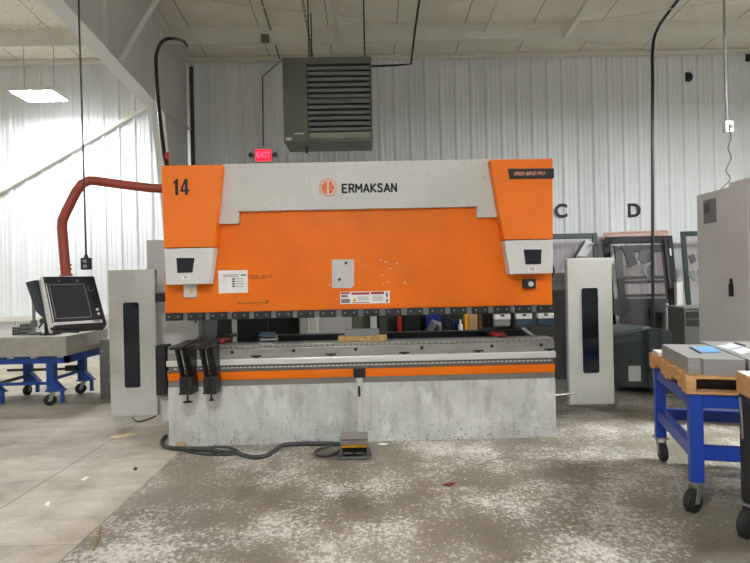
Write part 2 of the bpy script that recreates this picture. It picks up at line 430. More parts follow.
# ================================================================ LIGHT FIXTURES
fx = thing('led_panel_light', (-5.69, 10.01, 4.93), 'lit white LED panel light hanging near the left wall', 'ceiling light')
LX0, LX1, LY0, LY1 = -6.03, -5.35, 9.75, 10.27
MB().box(LX0-.03, LX1+.03, LY0-.03, LY1+.03, 4.945, 5.0).build('housing', 'frame', fx, bevel=.008)
MB().box(LX0, LX1, LY0, LY1, 4.93, 4.945).build('diffuser', 'lamp', fx)
for sx_ in (-5.95, -5.43): MB().cyl((sx_, 10, 5.0), (sx_, 10, 6.09), .006, 6).build('hanger', 'galv', fx)
for lx_, ly_, sc_, lab in (
        (6.4, 5.0, 2.1, 'large LED panel light over the right side of the shop, beyond the picture'),
        (-.8, -.4, 1.35, 'LED panel light above the viewer, in front of the press'),
        (-5.8, -3.5, 1.2, 'LED panel light behind the viewer on the left'),
        (4.5, -5.0, 1.0, 'LED panel light behind the viewer on the right'),
        (.2, -6.5, 1.2, 'LED panel light far behind the viewer'),
        (-10.5, 6.0, 1.2, 'LED panel light over the far left side of the shop')):
    r_ = dup(fx, (lx_+5.69, ly_-10.01, 0), lab); r_.scale = (sc_, sc_, 1)
    for ch in r_.children:
        if ch.name.startswith('hanger'): ch.scale.z = (roofz(ly_)-5.0)/1.09

# ================================================================ UNIT HEATER
ht = thing('unit_heater', (-.56, 9.3, 3.8), 'olive grey unit heater with black louvres hanging from the roof', 'heater')
hx0, hx1, hz0, hz1, hy = -1.27, .15, 3.80, 5.15, 9.0
mb = MB()
mb.box(hx0, -.885, hy, 9.7, hz0, hz1); mb.box(-.885, hx1, hy, 9.7, hz0, 3.93); mb.box(-.885, hx1, hy, 9.7, 5.04, hz1)
mb.box(.125, hx1, hy, 9.7, 3.93, 5.04); mb.box(-.885, .125, 9.5, 9.7, 3.93, 5.04)
mb.build('housing', 'olive', ht, bevel=.006)
lip = MB().prism([(hy-.03, 3.845), (hy, 3.945), (hy, 3.83)], 'x', -.86, .11).build('outlet_lip', 'olive_l', ht)
MB().box(-.883, .123, 9.47, 9.5, 3.932, 5.038).build('backing', 'black', ht)
for k in range(12):
    z = 3.985+k*.089
    MB().prism([(hy+.005, z+.03), (hy+.005, z+.036), (hy+.085, z-.004), (hy+.085, z-.01), (hy+.02, z-.012), (hy+.02, z-.006)], 'x', -.875, .118).build('louvre', 'midgrey', ht)
MB().box(-.883, .12, hy+.02, hy+.035, 4.47, 4.485).build('louvre_rod', 'olive_l', ht)
for i, z in ((0, 4.46),):
    MB().box(-.878, .118, hy-.002, hy+.012, z-.012, z+.012).build('centre_bar', 'olive', ht)
MB().box(-1.235, -1.15, hy-.004, hy, 3.83, 3.87).build('label_plate', 'paper', ht)
MB().box(-1.1, -.95, hy-.004, hy, 3.925, 3.94).build('name_strip', 'trimw', ht)
MB().cyl((-.94, 9.3, 3.68), (-.94, 9.3, 3.8), .02, 10).build('drain_stub', 'black', ht)
for x, y in ((-.85, 9.1), (.05, 9.1), (-.85, 9.6), (.05, 9.6)): MB().cyl((x, y, hz1), (x, y, roofz(y)), .011, 8).build('hanger_rod', 'blackm', ht)
# chain beside hanger
cz = MB()
p0, p1 = at(302, -4, 8.3), at(313, 56, 9.15); p1.z = hz1+.012
N_ = 26
for k in range(N_):
    a = p0.lerp(p1, k/N_); b_ = p0.lerp(p1, (k+1.15)/N_)
    o_ = Vector((.014, 0, 0)) if k % 2 else Vector((0, .014, 0))
    cz.tube([a-o_, b_-o_], .005, 5); cz.tube([a+o_, b_+o_], .005, 5)
tag(cz.build('hanging_chain', 'blackm'), 'dark link chain running from the roof to the top of the heater', 'chain')
rod('gas_pipe', [roofpt(420, -4, .04), at(415, 30, 9.3), at(411, 64, 9.45), at(396, 65.2, 9.45), at(370, 66.3, 9.45)], .019, 'black', 'black gas pipe dropping from the roof and turning into the heater', 'pipe')

# EXIT sign and its conduit
ep = at(263.5, 155.5, WY-.09)
ex = thing('exit_sign', (ep.x, WY-.05, ep.z-.14), 'small glowing red exit sign with two lamp heads on the wall', 'sign')
MB().box(ep.x-.17, ep.x+.17, WY-.1, WY-.033, ep.z-.13, ep.z+.13).build('housing', 'trimw', ex, bevel=.01)
MB().box(ep.x-.155, ep.x+.155, WY-.112, WY-.1, ep.z-.11, ep.z+.115).build('face', 'exit', ex)
text('lettering', 'EXIT', .16, ep.x, ep.z+.005, WY-.1135, 'exit_l', ex, sx=.85, bold=.004)
for s_ in (-1, 1):
    hd = MB()
    hd.tube([(ep.x+s_*.17, WY-.07, ep.z), (ep.x+s_*.215, WY-.08, ep.z+.01)], .012, 8)
    hd.tube([(ep.x+s_*.235, WY-.15, ep.z), (ep.x+s_*.23, WY-.07, ep.z+.012)], [.05, .035], 14)
    hd.build('lamp_head', 'darkgrey', ex, smooth=True)
rod('conduit', [roofpt(260, -4, .06), at(280.5, 61, WY-.06), at(262.5, 76.5, WY-.055), at(263.2, 146, WY-.055)], .015, 'olive', 'thin grey conduit running from the roof down to the red exit sign', 'conduit')

# hanging drops
def drop(px_top, Y, path, box_px, label, cord, boxm, r):
    p = at(box_px[0], box_px[1], Y)
    t = thing('hanging_outlet', (p.x, Y, p.z-.09), label, 'outlet')
    MB().tube([at(a, b, Y) for a, b in path], r, 8, smooth_n=4).build('cord', cord, t, smooth=True)
    return t, p
t, p = drop(79, 5.0, [(78.5, -6), (80, 50), (82, 110), (84.5, 200), (86.2, 258)], (86.3, 264), 'black outlet box hanging on a long cord beside the bent arm', 'black', 'black', .0085)
MB().box(p.x-.04, p.x+.04, 4.975, 5.025, p.z-.05, p.z+.055).build('outlet_box', 'blackm', t, bevel=.006)
MB().tube([p+Vector((0, 0, .05)), p+Vector((0, 0, .085))], [.022, .012], 10).build('cord_grip', 'black', t)
for dz in (-.02, .024): MB().box(p.x-.017, p.x+.017, 4.971, 4.976, p.z+dz-.014, p.z+dz+.014).build('socket', 'midgrey', t, bevel=.003)
t, p = drop(724, 7.5, [(724, -6), (724.5, 30), (725.4, 80), (727, 121)], (727.8, 127), 'white outlet box on a grey conduit above the tall cabinet', 'galv', 'paper', .017)
MB().box(p.x-.055, p.x+.055, 7.46, 7.54, p.z-.075, p.z+.075).build('outlet_box', 'paper', t, bevel=.006)
MB().box(p.x-.012, p.x+.03, 7.44, 7.46, p.z-.03, p.z+.02).build('plug', 'darkgrey', t, bevel=.004)
rod('curly_cable', [at(729, 128, 7.42), at(731, 138, 7.42), at(728, 148, 7.4), at(731, 158, 7.2), at(726, 170, 6.9), at(730, 179, 6.4), Vector((3.90, 6.1, 2.48))], .007, 'darkgrey', 'wavy thin grey cord from the white outlet to the tall cabinet', 'cord', sm=6)
e_ = at(653.5, 342, 9.7); e_.z = .02
rod('power_cable', [roofpt(690, -14, .1), roofpt(683, -6, .1), roofpt(668, 13, .1), at(657.5, 29, 9.65), at(652.8, 48, 9.7), at(652.6, 90, 9.7), at(652.6, 200, 9.7), at(653, 300, 9.7), e_], .026, 'black', 'thick black cable curving off the roof down behind the grey green machine', 'cable', sm=6)
rod('power_hose', [at(187, 46, 9.9), at(183, 41, 9.2), at(173, 38.5, 8.1), at(163, 41, 7.8), at(156.5, 54, 7.5), at(156.5, 75, 7.3), at(159, 110, 6.9), at(163, 145, 6.6), at(166, 163, 6.4), at(170, 172, 6.25)], .024, 'black', 'thick black hose arching from the roof down to the press brake', 'hose', sm=6)
rod('thin_wire', [at(139, -4, 8.9), at(143, 25, 9.2), at(148, 60, 9.4), at(148.5, 110, 9.5), at(152, 152, 9.7)], .004, 'darkgrey', 'thin dark wire dangling beside the steel column', 'wire', sm=4)
pr_ = at(168, 159, 6.45)
tag(MB().box(pr_.x-.025, pr_.x+.025, 6.42, 6.424, pr_.z-.09, pr_.z+.07).build('warning_tag', 'red'), 'small red tag hanging on the black hose above the press brake', 'tag')

# letters and marks on the wall
def wall_letter(body, px, py, size, label):
    p = at(px, py, WY-.04)
    o = text('wall_letter', body, size, p.x, p.z, WY-.037, 'ink', None, sx=1.02, bold=.012); return tag(o, label, 'letter')
wall_letter('C', 561, 211.5, .37, 'black painted letter C on the white wall beside the press')
wall_letter('D', 634, 211, .37, 'black painted letter D on the white wall above the framed panel')
def dshape(px, py, label):
    p = at(px, py, WY-.05); pts = [(p.x-.065, p.z+.09), (p.x-.065, p.z-.09)]
    for k in range(9):
        a = -math.pi/2+math.pi*k/8; pts.append((p.x+.0+.075*math.cos(a), p.z+.09*math.sin(a)))
    tag(MB().prism(pts, 'y', WY-.06, WY-.033).build('wall_vent', 'ink'), label, 'vent')
dshape(689, 77, 'small black D shaped vent high on the right wall')
dshape(749, 57, 'small black vent high on the wall at the right edge')

# ================================================================ PRESS BRAKE
PB = thing('press_brake', (-.06, 5.9, 0), 'large orange and grey press brake in the middle of the shop floor', 'machine')
XL, XR = -1.93, 1.81
def pbx(name, mat, x0, x1, y0, y1, z0, z1, bevel=.004, parent=PB):
    return MB().box(x0, x1, y0, y1, z0, z1).build(name, mat, parent, bevel=bevel)
bp_ = MB(); bp_.box(XL, -.122, 5.44, 5.86, .0, .57); bp_.box(-.058, XR, 5.44, 5.86, .0, .57); bp_.box(-.122, -.058, 5.47, 5.86, 0, .57)
bp_.build('base_panel', 'base', PB)
pbx('base_recess', 'darkgrey', XL+.03, XR-.03, 5.5, 5.9, .57, .83)
pbx('grey_band', 'band', XL, XR, 5.455, 5.6, .568, .628)
pbx('orange_stripe', 'orange', XL, -.145, 5.442, 5.6, .628, .708)
pbx('orange_stripe', 'orange', -.035, XR, 5.442, 5.6, .628, .708)
lp = pbx('latch_post', 'pale', -.12, -.06, 5.43, 5.47, .04, .63)
pbx('latch_block', 'blackm', -.148, -.032, 5.41, 5.5, .625, .715)
pbx('latch_handle', 'black', -.107, -.083, 5.405, 5.43, .44, .545, .01, lp)
sr = pbx('scale_rail', 'dsteel', XL+.01, XR-.01, 5.436, 5.6, .711, .772)
mb = MB()
x = XL+.06
mb.box(XL+.06, XR-.05, 5.4345, 5.437, .7405, .7425)
while x < XR-.05:
    mb.box(x, x+.028, 5.4345, 5.437, .742, .752); x += .042
mb.build('scale_marks', 'silver', sr)
fr = pbx('front_rail', 'silver', XL, XR, 5.40, 5.62, .774, .832, .006)
tb = pbx('table', 'steel', XL, XR, 5.445, 5.75, .832, .925, .004)
pbx('die_ledge', 'steel', XL-.005, XR, 5.47, 5.70, .925, .958, .003)
mb = MB(); x = XL+.05
mb.box(XL+.05, XR-.03, 5.4685, 5.4705, .9285, .9302)
while x < XR-.03:
    mb.box(x, x+.006, 5.4685, 5.4705, .93, .95); x += .055
mb.build('scale_marks', 'ink', tb)
for x in (-1.72, -1.08, -.36, .35, 1.07, 1.78-.02):
    mb = MB(); mb.box(x-.05, x+.05, 5.44, 5.4465, .845, .86); mb.box(x-.02, x+.02, 5.44, 5.4465, .835, .85); mb.build('slot', 'ink', tb)
for x in (-1.83, -1.45, -1.31, -.72, -.12, .52, 1.2, 1.68):
    MB().cyl((x, 5.4405, .895), (x, 5.449, .895), .017, 12).build('bolt_hole', 'ink', tb)
# oily red line behind the die ledge
pbx('rear_ledge', 'brownfr', XL, XR, 5.76, 5.9, .90, .945)
# upper ram
pbx('ram_plate', 'orange', -1.99, 1.845, 5.58, 5.68, 1.275, 2.3, .006)
pbx('ram_body', 'midgrey', -1.78, 1.66, 5.68, 5.95, 1.45, 2.66)
hd = MB().prism([(-1.38, 2.728), (1.25, 2.728), (1.345, 2.156), (1.10, 2.156), (1.10, 2.262), (-1.237, 2.262), (-1.237, 2.142), (-1.45, 2.142)], 'y', 5.53, 5.60).build('header_panel', 'pale', PB, bevel=.004)
lc = at(328, 187.5, 5.53)
ring = MB(); N = 40
for k in range(N):
    a0, a1 = 2*math.pi*k/N, 2*math.pi*(k+1)/N
    q = [(lc.x+r*math.cos(a), lc.z+r*math.sin(a)) for r, a in ((.085, a0), (.085, a1), (.078, a1), (.078, a0))]
    ring.prism(q, 'y', 5.527, 5.531)
ring.build('logo_ring', 'logo_orange', hd)
def halfdisc(sgn):
    mb = MB(); pts = [(lc.x+sgn*.009, lc.z-.062), ]
    teeth = 5
    for k in range(teeth*2+1):
        a = -math.pi/2+math.pi*k/(teeth*2)
        r = .066 if (k % 2 == 0 or abs(k-5) > 3) else .056
        pts.append((lc.x+sgn*(.009+max(0, r*math.cos(a)-.006)), lc.z+r*math.sin(a)*.95))
    pts.append((lc.x+sgn*.009, lc.z+.062))
    mb.prism(pts, 'y', 5.527, 5.531)
    return mb
halfdisc(-1).build('logo_half', 'logo_orange', hd)
hr = halfdisc(1); hr.build('logo_half', 'logo_orange', hd)
for dz in (-.022, .018): MB().box(lc.x+.03, lc.x+.07, 5.5262, 5.5275, lc.z+dz-.004, lc.z+dz+.004).build('logo_notch', 'pale', hd)
p = at(369.5, 188, 5.53)
GL = {'E': [[(.75, 1), (.1, 1), (.1, 0), (.75, 0)], [(.1, .52), (.65, .52)]],
      'R': [[(.1, 0), (.1, 1), (.5, 1), (.68, .93), (.75, .76), (.68, .58), (.5, .5), (.1, .5)], [(.45, .5), (.78, 0)]],
      'M': [[(.08, 0), (.08, 1), (.5, .38), (.92, 1), (.92, 0)]],
      'A': [[(.04, 0), (.45, 1), (.86, 0)], [(.2, .3), (.7, .3)]],
      'K': [[(.1, 0), (.1, 1)], [(.78, 1), (.2, .5), (.82, 0)]],
      'S': [[(.72, .86), (.6, .97), (.42, 1), (.22, .94), (.14, .78), (.22, .62), (.42, .53), (.62, .44), (.72, .26), (.64, .08), (.42, 0), (.22, .03), (.1, .16)]],
      'N': [[(.1, 0), (.1, 1), (.78, 0), (.78, 1)]]}
WD = {'M': 1.0, 'A': .9}
def stroke_text(name, body, x0, x1, zc, h, y, mat, par, wgt=.15):
    tot = sum(WD.get(c, .86) for c in body); k = (x1-x0)/tot; mb = MB(); x = x0; r = wgt*h/2
    for c in body:
        for pl in GL[c]:
            q = [Vector((x+(a*.84+.05)*k, zc+(b-.5)*(h-2*r))) for a, b in pl]
            for a, b in zip(q, q[1:]):
                d = (b-a).normalized(); n_ = Vector((-d.y, d.x))*r; e = d*r*.55
                mb.prism([a-n_-e, b-n_+e, b+n_+e, a+n_-e], 'y', y-.001, y+.001)
        x += WD.get(c, .86)*k
    return mb.build(name, mat, par)
stroke_text('lettering', 'ERMAKSAN', p.x-.275, p.x+.275, p.z, .096, 5.5285, 'ink', hd, .19)
# side covers
cvL = MB().prism([(-1.944, 2.70), (-1.362, 2.70), (-1.456, 1.912), (-1.936, 1.912)], 'y', 5.42, 5.578).build('side_cover', 'orange_cover', PB, bevel=.008)
cvR = MB().prism([(1.217, 2.70), (1.828, 2.70), (1.812, 1.922), (1.335, 1.922)], 'y', 5.42, 5.578).build('side_cover', 'orange_cover', PB, bevel=.008)
p = at(181, 187, 5.42)
def glyph(pts, x0, z0, w, h, name, par):
    mb = MB()
    for poly in pts: mb.prism([(x0+a*w, z0+b*h) for a, b in poly], 'y', 5.4175, 5.4195)
    return mb.build(name, 'ink', par)
zb0 = p.z-.078
glyph([[(.28, 0), (.72, 0), (.72, 1), (.45, 1), (.05, .8), (.05, .68), (.28, .76)]], p.x-.075, zb0, .068, .156, 'numeral', cvL)
glyph([[(.5, 0), (.82, 0), (.82, 1), (.5, 1)], [(0, .2), (.5, .2), (.5, .35), (.24, .35), (.5, .72), (.5, 1), (0, .36)], [(.82, .2), (1, .2), (1, .35), (.82, .35)]], p.x-.005, zb0, .085, .156, 'numeral', cvL)
capL = MB().prism([(-1.936, 1.905), (-1.456, 1.905), (-1.511, 1.557), (-1.926, 1.557)], 'y', 5.425, 5.575).build('cover_cap', 'cap', PB, bevel=.008)
capR = MB().prism([(1.337, 1.915), (1.812, 1.915), (1.806, 1.588), (1.387, 1.588)], 'y', 5.425, 5.575).build('cover_cap', 'cap', PB, bevel=.008)
def poly_px(pts, Y): return [(at(a, b, Y).x, at(a, b, Y).z) for a, b in pts]
MB().prism(poly_px([(176.5, 258), (194.5, 258), (192.5, 272.5), (177.5, 273)], 5.425), 'y', 5.420, 5.43).build('window', 'navy', capL)
MB().prism(poly_px([(523.5, 249.5), (541.5, 249.5), (541, 264), (525.5, 264.5)], 5.425), 'y', 5.420, 5.43).build('window', 'navy', capR)
for (a, b, cap, s_) in ((186, 277.5, capL, 'Y1'), (532, 269.5, capR, 'Y2')):
    p = at(a, b, 5.425); MB().box(p.x-.04, p.x+.04, 5.4225, 5.427, p.z-.018, p.z+.018).build('axis_sticker', 'paper', cap)
    text('axis_mark', s_, .04, p.x, p.z, 5.4215, 'red', cap, bold=.001)
bd = MB().prism(poly_px([(508, 168.8), (553.8, 168.3), (553.8, 178.3), (510, 178.8)], 5.41), 'y', 5.405, 5.425).build('badge', 'black', PB, bevel=.003)
p = at(529.5, 173.6, 5.4); text('lettering', 'SPEED-BEND PRO', .048, p.x, p.z, 5.4035, 'badge_ink', bd, sx=.8, shear=.3, bold=.0006)
# sensors below the caps
sp_ = at(190, 291.5, 5.55); sl = pbx('sensor_plate', 'silver', sp_.x-.065, sp_.x+.065, 5.545, 5.58, sp_.z-.06, sp_.z+.07, .012)
MB().box(sp_.x+.005, sp_.x+.03, 5.54, 5.546, sp_.z-.02, sp_.z+.025).build('sensor_light', 'yellow', sl)
sp_ = at(529, 284, 5.55); sl = pbx('sensor_housing', 'black', sp_.x-.06, sp_.x+.06, 5.52, 5.58, sp_.z-.045, sp_.z+.05, .004)
MB().cyl((sp_.x+.01, 5.515, sp_.z), (sp_.x+.01, 5.525, sp_.z), .026, 16).build('lens', 'silver', sl)
# clamps along the ram
pbx('clamp_bar', 'midgrey', -1.97, 1.83, 5.60, 5.66, 1.205, 1.276)
xs = [-1.9+.2157*k for k in range(18)]
def clamp(x):
    c = MB().box(x-.079, x+.079, 5.545, 5.60, 1.203, 1.277).build('clamp', 'black', PB, bevel=.005)
    for s_ in (-.045, .045): MB().cyl((x+s_, 5.541, 1.245), (x+s_, 5.546, 1.245), .0085, 10).build('bolt', 'steel', c)
    return c
c0 = clamp(xs[0])
for x in xs[1:]: dup(c0, (x-xs[0], 0, 0), parent=PB)
# C-shaped side frames
for x0 in (-1.90, 1.74):
    MB().prism([(5.7, 0), (7.1, 0), (7.1, 2.62), (5.7, 2.62), (5.7, 1.5), (6.35, 1.45), (6.35, .98), (5.75, .9), (5.75, .6)], 'x', x0, x0+.05).build('side_frame', 'midgrey', PB, bevel=.004)
# throat rear plates
pbx('rear_plate', 'darkgrey', -1.85, -1.675, 6.95, 7.0, .55, 1.5)
pbx('rear_plate', 'darkgrey', 1.38, 1.74, 6.75, 6.8, .55, 1.5)
# back gauge
pbx('backgauge_beam', 'blackm', -1.2, 1.72, 6.25, 6.42, .83, .972)
pbx('backgauge_rail', 'steel', -1.2, .2, 6.2, 6.25, .885, .905)
for x in (-1.49, 1.335):
    gg = MB().prism([(5.62, .9585), (5.95, .9585), (5.95, .985), (5.75, 1.0), (5.62, .99)], 'x', x-.055, x+.055).build('backgauge_finger', 'red', PB, bevel=.006)
    MB().box(x-.03, x+.03, 5.605, 5.62, .962, .982).build('stop_block', 'black', gg)
    MB().box(x-.1, x+.06, 5.9, 6.25, .985, 1.01).build('finger_plate', 'blackm', gg)
# warning signs and papers
p = at(365, 297.5, 5.58)
wl = pbx('warning_label', 'paper', p.x-.245, p.x+.245, 5.5775, 5.5805, p.z-.06, p.z+.06, 0)
for a, b_, h0, h1, m_ in ((-.24, -.15, .038, .056, 'red'), (-.135, .045, .03, .052, 'red'), (.06, .19, .03, .054, 'red'), (-.135, .045, -.054, -.046, 'red'),
                          (-.235, -.17, .005, .03, 'midgrey'), (-.235, -.15, -.05, -.01, 'midgrey'), (-.07, .035, -.03, .012, 'cabinet'), (.075, .18, -.04, .015, 'cabinet'), (.21, .225, .0, .045, 'ink'), (.21, .225, -.05, -.02, 'ink')):
    MB().box(p.x+a, p.x+b_, 5.5765, 5.5778, p.z+h0, p.z+h1).build('label_block', m_, wl)
MB().prism([(p.x-.125, p.z-.035), (p.x-.085, p.z-.035), (p.x-.105, p.z+.005)], 'y', 5.5763, 5.5778).build('warning_triangle', 'yellow', wl)
q = [at(218, 270.5, 5.58), at(247.5, 270.2, 5.58), at(248, 292.5, 5.58), at(219, 293.5, 5.58)]
pn = MB().prism([(v.x, v.z) for v in q], 'y', 5.5775, 5.5805).build('paper_notice', 'paper', PB)
pc = at(233, 281.5, 5.58)
for dx, dz, w, h, m_ in ((-.02, .065, .15, .008, 'midgrey'), (-.02, .05, .15, .006, 'midgrey'), (.105, .062, .05, .012, 'ink'), (-.085, .025, .07, .006, 'cabinet'), (-.085, .01, .06, .006, 'cabinet'), (-.09, -.02, .06, .006, 'cabinet'),
                       (.005, .025, .03, .013, 'ink'), (.005, .001, .03, .013, 'ink'), (.005, -.023, .03, .013, 'ink'), (.005, -.047, .03, .013, 'ink'), (.065, .025, .08, .006, 'midgrey'), (.065, .001, .08, .006, 'midgrey'), (.065, -.023, .08, .006, 'midgrey'), (.065, -.047, .08, .006, 'midgrey')):
    MB().box(pc.x+dx-w/2, pc.x+dx+w/2, 5.5768, 5.5778, pc.z+dz-h/2, pc.z+dz+h/2).build('print_line', m_, pn)
q = [(332, 259.5), (354, 259.5), (354, 285), (351, 288), (332, 288)]
mp_ = MB().prism(poly_px(q, 5.575), 'y', 5.572, 5.580).build('magnet_plate', 'pale', PB)
for a, b_ in ((346, 263), (339.5, 279.5)):
    v = at(a, b_, 5.57); MB().prism([(v.x-.018, v.z), (v.x, v.z+.018), (v.x+.018, v.z), (v.x, v.z-.018)], 'y', 5.566, 5.573).build('magnet', 'ink', mp_)
# glue residue and scribbles on the ram plate
def blot(px, py, w, h, seed, mat, name):
    rnd = random.Random(seed); mb = MB(); c = at(px, py, 5.58)
    for k in range(max(2, int(w/5))):
        cx = c.x+(rnd.random()-.5)*w/100; cz_ = c.z+(rnd.random()-.5)*h/100
        rw = w/100*(.08+.14*rnd.random()); rh = h/100*(.12+.18*rnd.random())
        pts = [(cx+rw*math.cos(a)*(.6+.5*rnd.random()), cz_+rh*math.sin(a)*(.6+.5*rnd.random())) for a in [2*math.pi*i/9 for i in range(9)]]
        mb.prism(pts, 'y', 5.5785, 5.5803)
    return mb.build(name, mat, PB)
for i, (a, b_, w, h) in enumerate(((378, 261, 8, 4), (391, 263, 14, 4), (391, 268, 14, 2), (385, 275, 9, 2), (386, 283, 10, 3), (404, 283, 7, 3), (325, 285, 14, 2), (362, 265, 8, 2))):
    blot(a, b_, w, h, i, 'residue', 'glue_residue')
pq = at(259.5, 277.2, 5.58)
text('pencil_note', 'TOOL LIST 9', .055, pq.x, pq.z, 5.579, 'brown', PB, sx=.75)
sc_ = MB(); pq = at(253, 303, 5.58)
sc_.box(pq.x-.15, pq.x+.15, 5.579, 5.5803, pq.z-.004, pq.z+.003); sc_.box(pq.x-.15, pq.x-.145, 5.579, 5.5803, pq.z, pq.z+.035); sc_.box(pq.x+.13, pq.x+.15, 5.579, 5.5803, pq.z-.005, pq.z+.03)
sc_.build('scratch_mark', 'brown', PB)
# guards at both sides
def guard(x0, x1, z1, wx0, wx1, wz0, wz1, hx0_, hx1_):
    g = MB().box(x0, x1, 6.28, 6.36, .11, z1).build('guard_panel', 'guard', PB, bevel=.014, seg=3)
    pts = []; r = .022
    for cx, cz_, a0 in ((wx1-r, wz1-r, 0), (wx0+r, wz1-r, 90), (wx0+r, wz0+r, 180), (wx1-r, wz0+r, 270)):
        for k in range(4):
            a = math.radians(a0+30*k); pts.append((cx+r*math.cos(a), cz_+r*math.sin(a)))
    MB().prism(pts, 'y', 6.272, 6.285).build('window', 'navy', g)
    MB().box(hx0_, hx1_, 6.36, 6.42, .3, .38).build('guard_hinge', 'midgrey', PB); MB().box(hx0_, hx1_, 6.36, 6.42, 1.4, 1.48).build('guard_hinge', 'midgrey', PB)
guard(-2.868, -2.347, 1.735, -2.702, -2.53, .43, 1.373, -2.6, -1.9)
guard(2.246, 2.757, 1.757, 2.405, 2.587, .468, 1.42, 1.79, 2.5)
# electrical cabinet behind the left guard
b0 = at(146, 240, 6.7)
ec = pbx('electrical_cabinet', 'cabinet', b0.x, -1.96, 6.7, 7.4, .45, b0.z, .01)
MB().tube([(-2.2, 6.69, 1.7), (-2.15, 6.66, 1.5), (-2.05, 6.66, 1.3), (-2.03, 6.68, 1.1)], .008, 6, smooth_n=5).build('cable', 'black', ec)
pbx('side_bracket', 'blackm', -2.24, -1.90, 5.98, 6.1, 1.38, 1.47)
pbx('valve_block', 'black', -2.20, -2.10, 5.85, 6.05, .42, .93)
pbx('valve_bracket', 'midgrey', -2.1, -1.9, 5.9, 5.98, .6, .66)
MB().tube([(-2.0, 5.8, .6), (-1.97, 5.74, .5), (-1.99, 5.72, .4), (-1.95, 5.75, .33)], .02, 8, smooth_n=5).build('hose', 'black', PB, smooth=True)
pbx('side_frame_foot', 'pale', -2.2, -1.9, 6.0, 6.5, .12, .34)
pbx('side_skirt', 'darkgrey', 1.80, 2.3, 6.5, 6.55, .3, 1.6)
MB().tube([(1.86, 5.9, .3), (2.2, 6.0, .3)], .012, 6).build('air_pipe', 'steel', PB)
MB().tube([(1.84, 5.85, 1.64), (1.92, 5.83, 1.68), (1.95, 5.83, 1.62), (1.92, 5.83, 1.55), (1.84, 5.85, 1.54)], .014, 8, smooth_n=5).build('hook_handle', 'black', PB, smooth=True)
# control arm
arm = MB().tube([at(168, 189, 5.85), at(150, 188, 5.8), at(122, 184.6, 5.7), at(96, 181, 5.6), at(89, 180.6, 5.57), at(82, 184, 5.55), at(76, 192, 5.53), at(66, 212, 5.5), at(62.5, 220, 5.5), at(62, 228, 5.5), at(64.2, 255, 5.5), at(66.2, 276, 5.5)], .045, 14).build('control_arm', 'armred', PB, smooth=True)
p = at(66.2, 276, 5.5)
for dz, r in ((.0, .058), (.06, .052), (.1, .05)):
    MB().cyl((p.x, 5.5, p.z+dz), (p.x, 5.5, p.z+dz+.016), r, 18).build('arm_collar', 'armred', arm, smooth=True)
# control pendant
top = p+Vector((.02, -.05, -.02))
PM = Matrix.Translation(top) @ Matrix.Rotation(math.radians(44), 4, 'Z') @ Matrix.Rotation(math.radians(-32), 4, 'X')
W, HH = .46, .58
pend = MB(PM); x0, x1 = -W/2+.02, W/2+.02
pend.prism([(x0, 0), (x1, 0), (x1+.01, -HH+.03), (x1-.02, -HH), (x0+.02, -HH), (x0, -HH+.02)], 'y', -.03, .03)
pend.hexa([(x0-.05, .03, 0), (x1-.01, .03, 0), (x1-.02, .03, -HH+.06), (x0+.0, .03, -HH+.1)], [(x0-.1, .13, .04), (x1-.05, .13, .04), (x1-.1, .13, -HH+.22), (x0-.06, .13, -HH+.3)])
pend = pend.build('control_pendant', 'navyp', PB, bevel=.006)
def pp(name, mat, a, b_, c, d, y0=-.034, y1=-.028, bevel=0):
    return MB(PM).box(x0+a*W, x0+b_*W, y0, y1, -HH*d, -HH*c).build(name, mat, pend, bevel=bevel)
pp('bezel', 'midgrey', .095, .765, .155, .80, -.0335, -.028)
pp('screen', 'screen', .11, .75, .17, .785, -.035, -.03)
pp('side_trim', 'silver', -.035, .02, .02, .99, -.042, .03, .006)
pp('edge_strip', 'paper', .045, .058, .14, .84, -.0345, -.03)
pp('tray_bar', 'silver', .02, .93, .87, .925, -.05, -.03, .004)
pp('tray_text', 'midgrey', .75, .9, .88, .91, -.0515, -.049)
pp('button_mark', 'midgrey', .28, .31, .075, .1, -.0315, -.03)
pp('button_mark', 'midgrey', .62, .67, .065, .115, -.0315, -.03)
def knob(name, u, v, r, mat, d=.02):
    c = PM @ Vector((x0+u*W, -.03, -HH*v)); e = PM @ Vector((x0+u*W, -.03-d, -HH*v))
    MB().cyl(c, e, r, 18).build(name, mat, pend, smooth=True)
knob('emergency_collar', .87, .25, .03, 'midgrey', .008); knob('emergency_button', .87, .25, .022, 'black', .03)
knob('push_button', .9, .66, .012, 'silver', .008); knob('push_button', .905, .745, .012, 'silver', .008)
MB(PM).box(x0+.0, x1-.03, -.10, -.03, -HH-.012, -HH+.018).build('pendant_tray', 'black', pend, bevel=.006)
MB(PM).tube([(x0-.02, -.06, -HH+.01), (x0+.1, -.04, -HH-.02), (x0+.22, .0, -HH-.01)], .012, 8).build('grab_bar', 'black', pend, smooth=True)

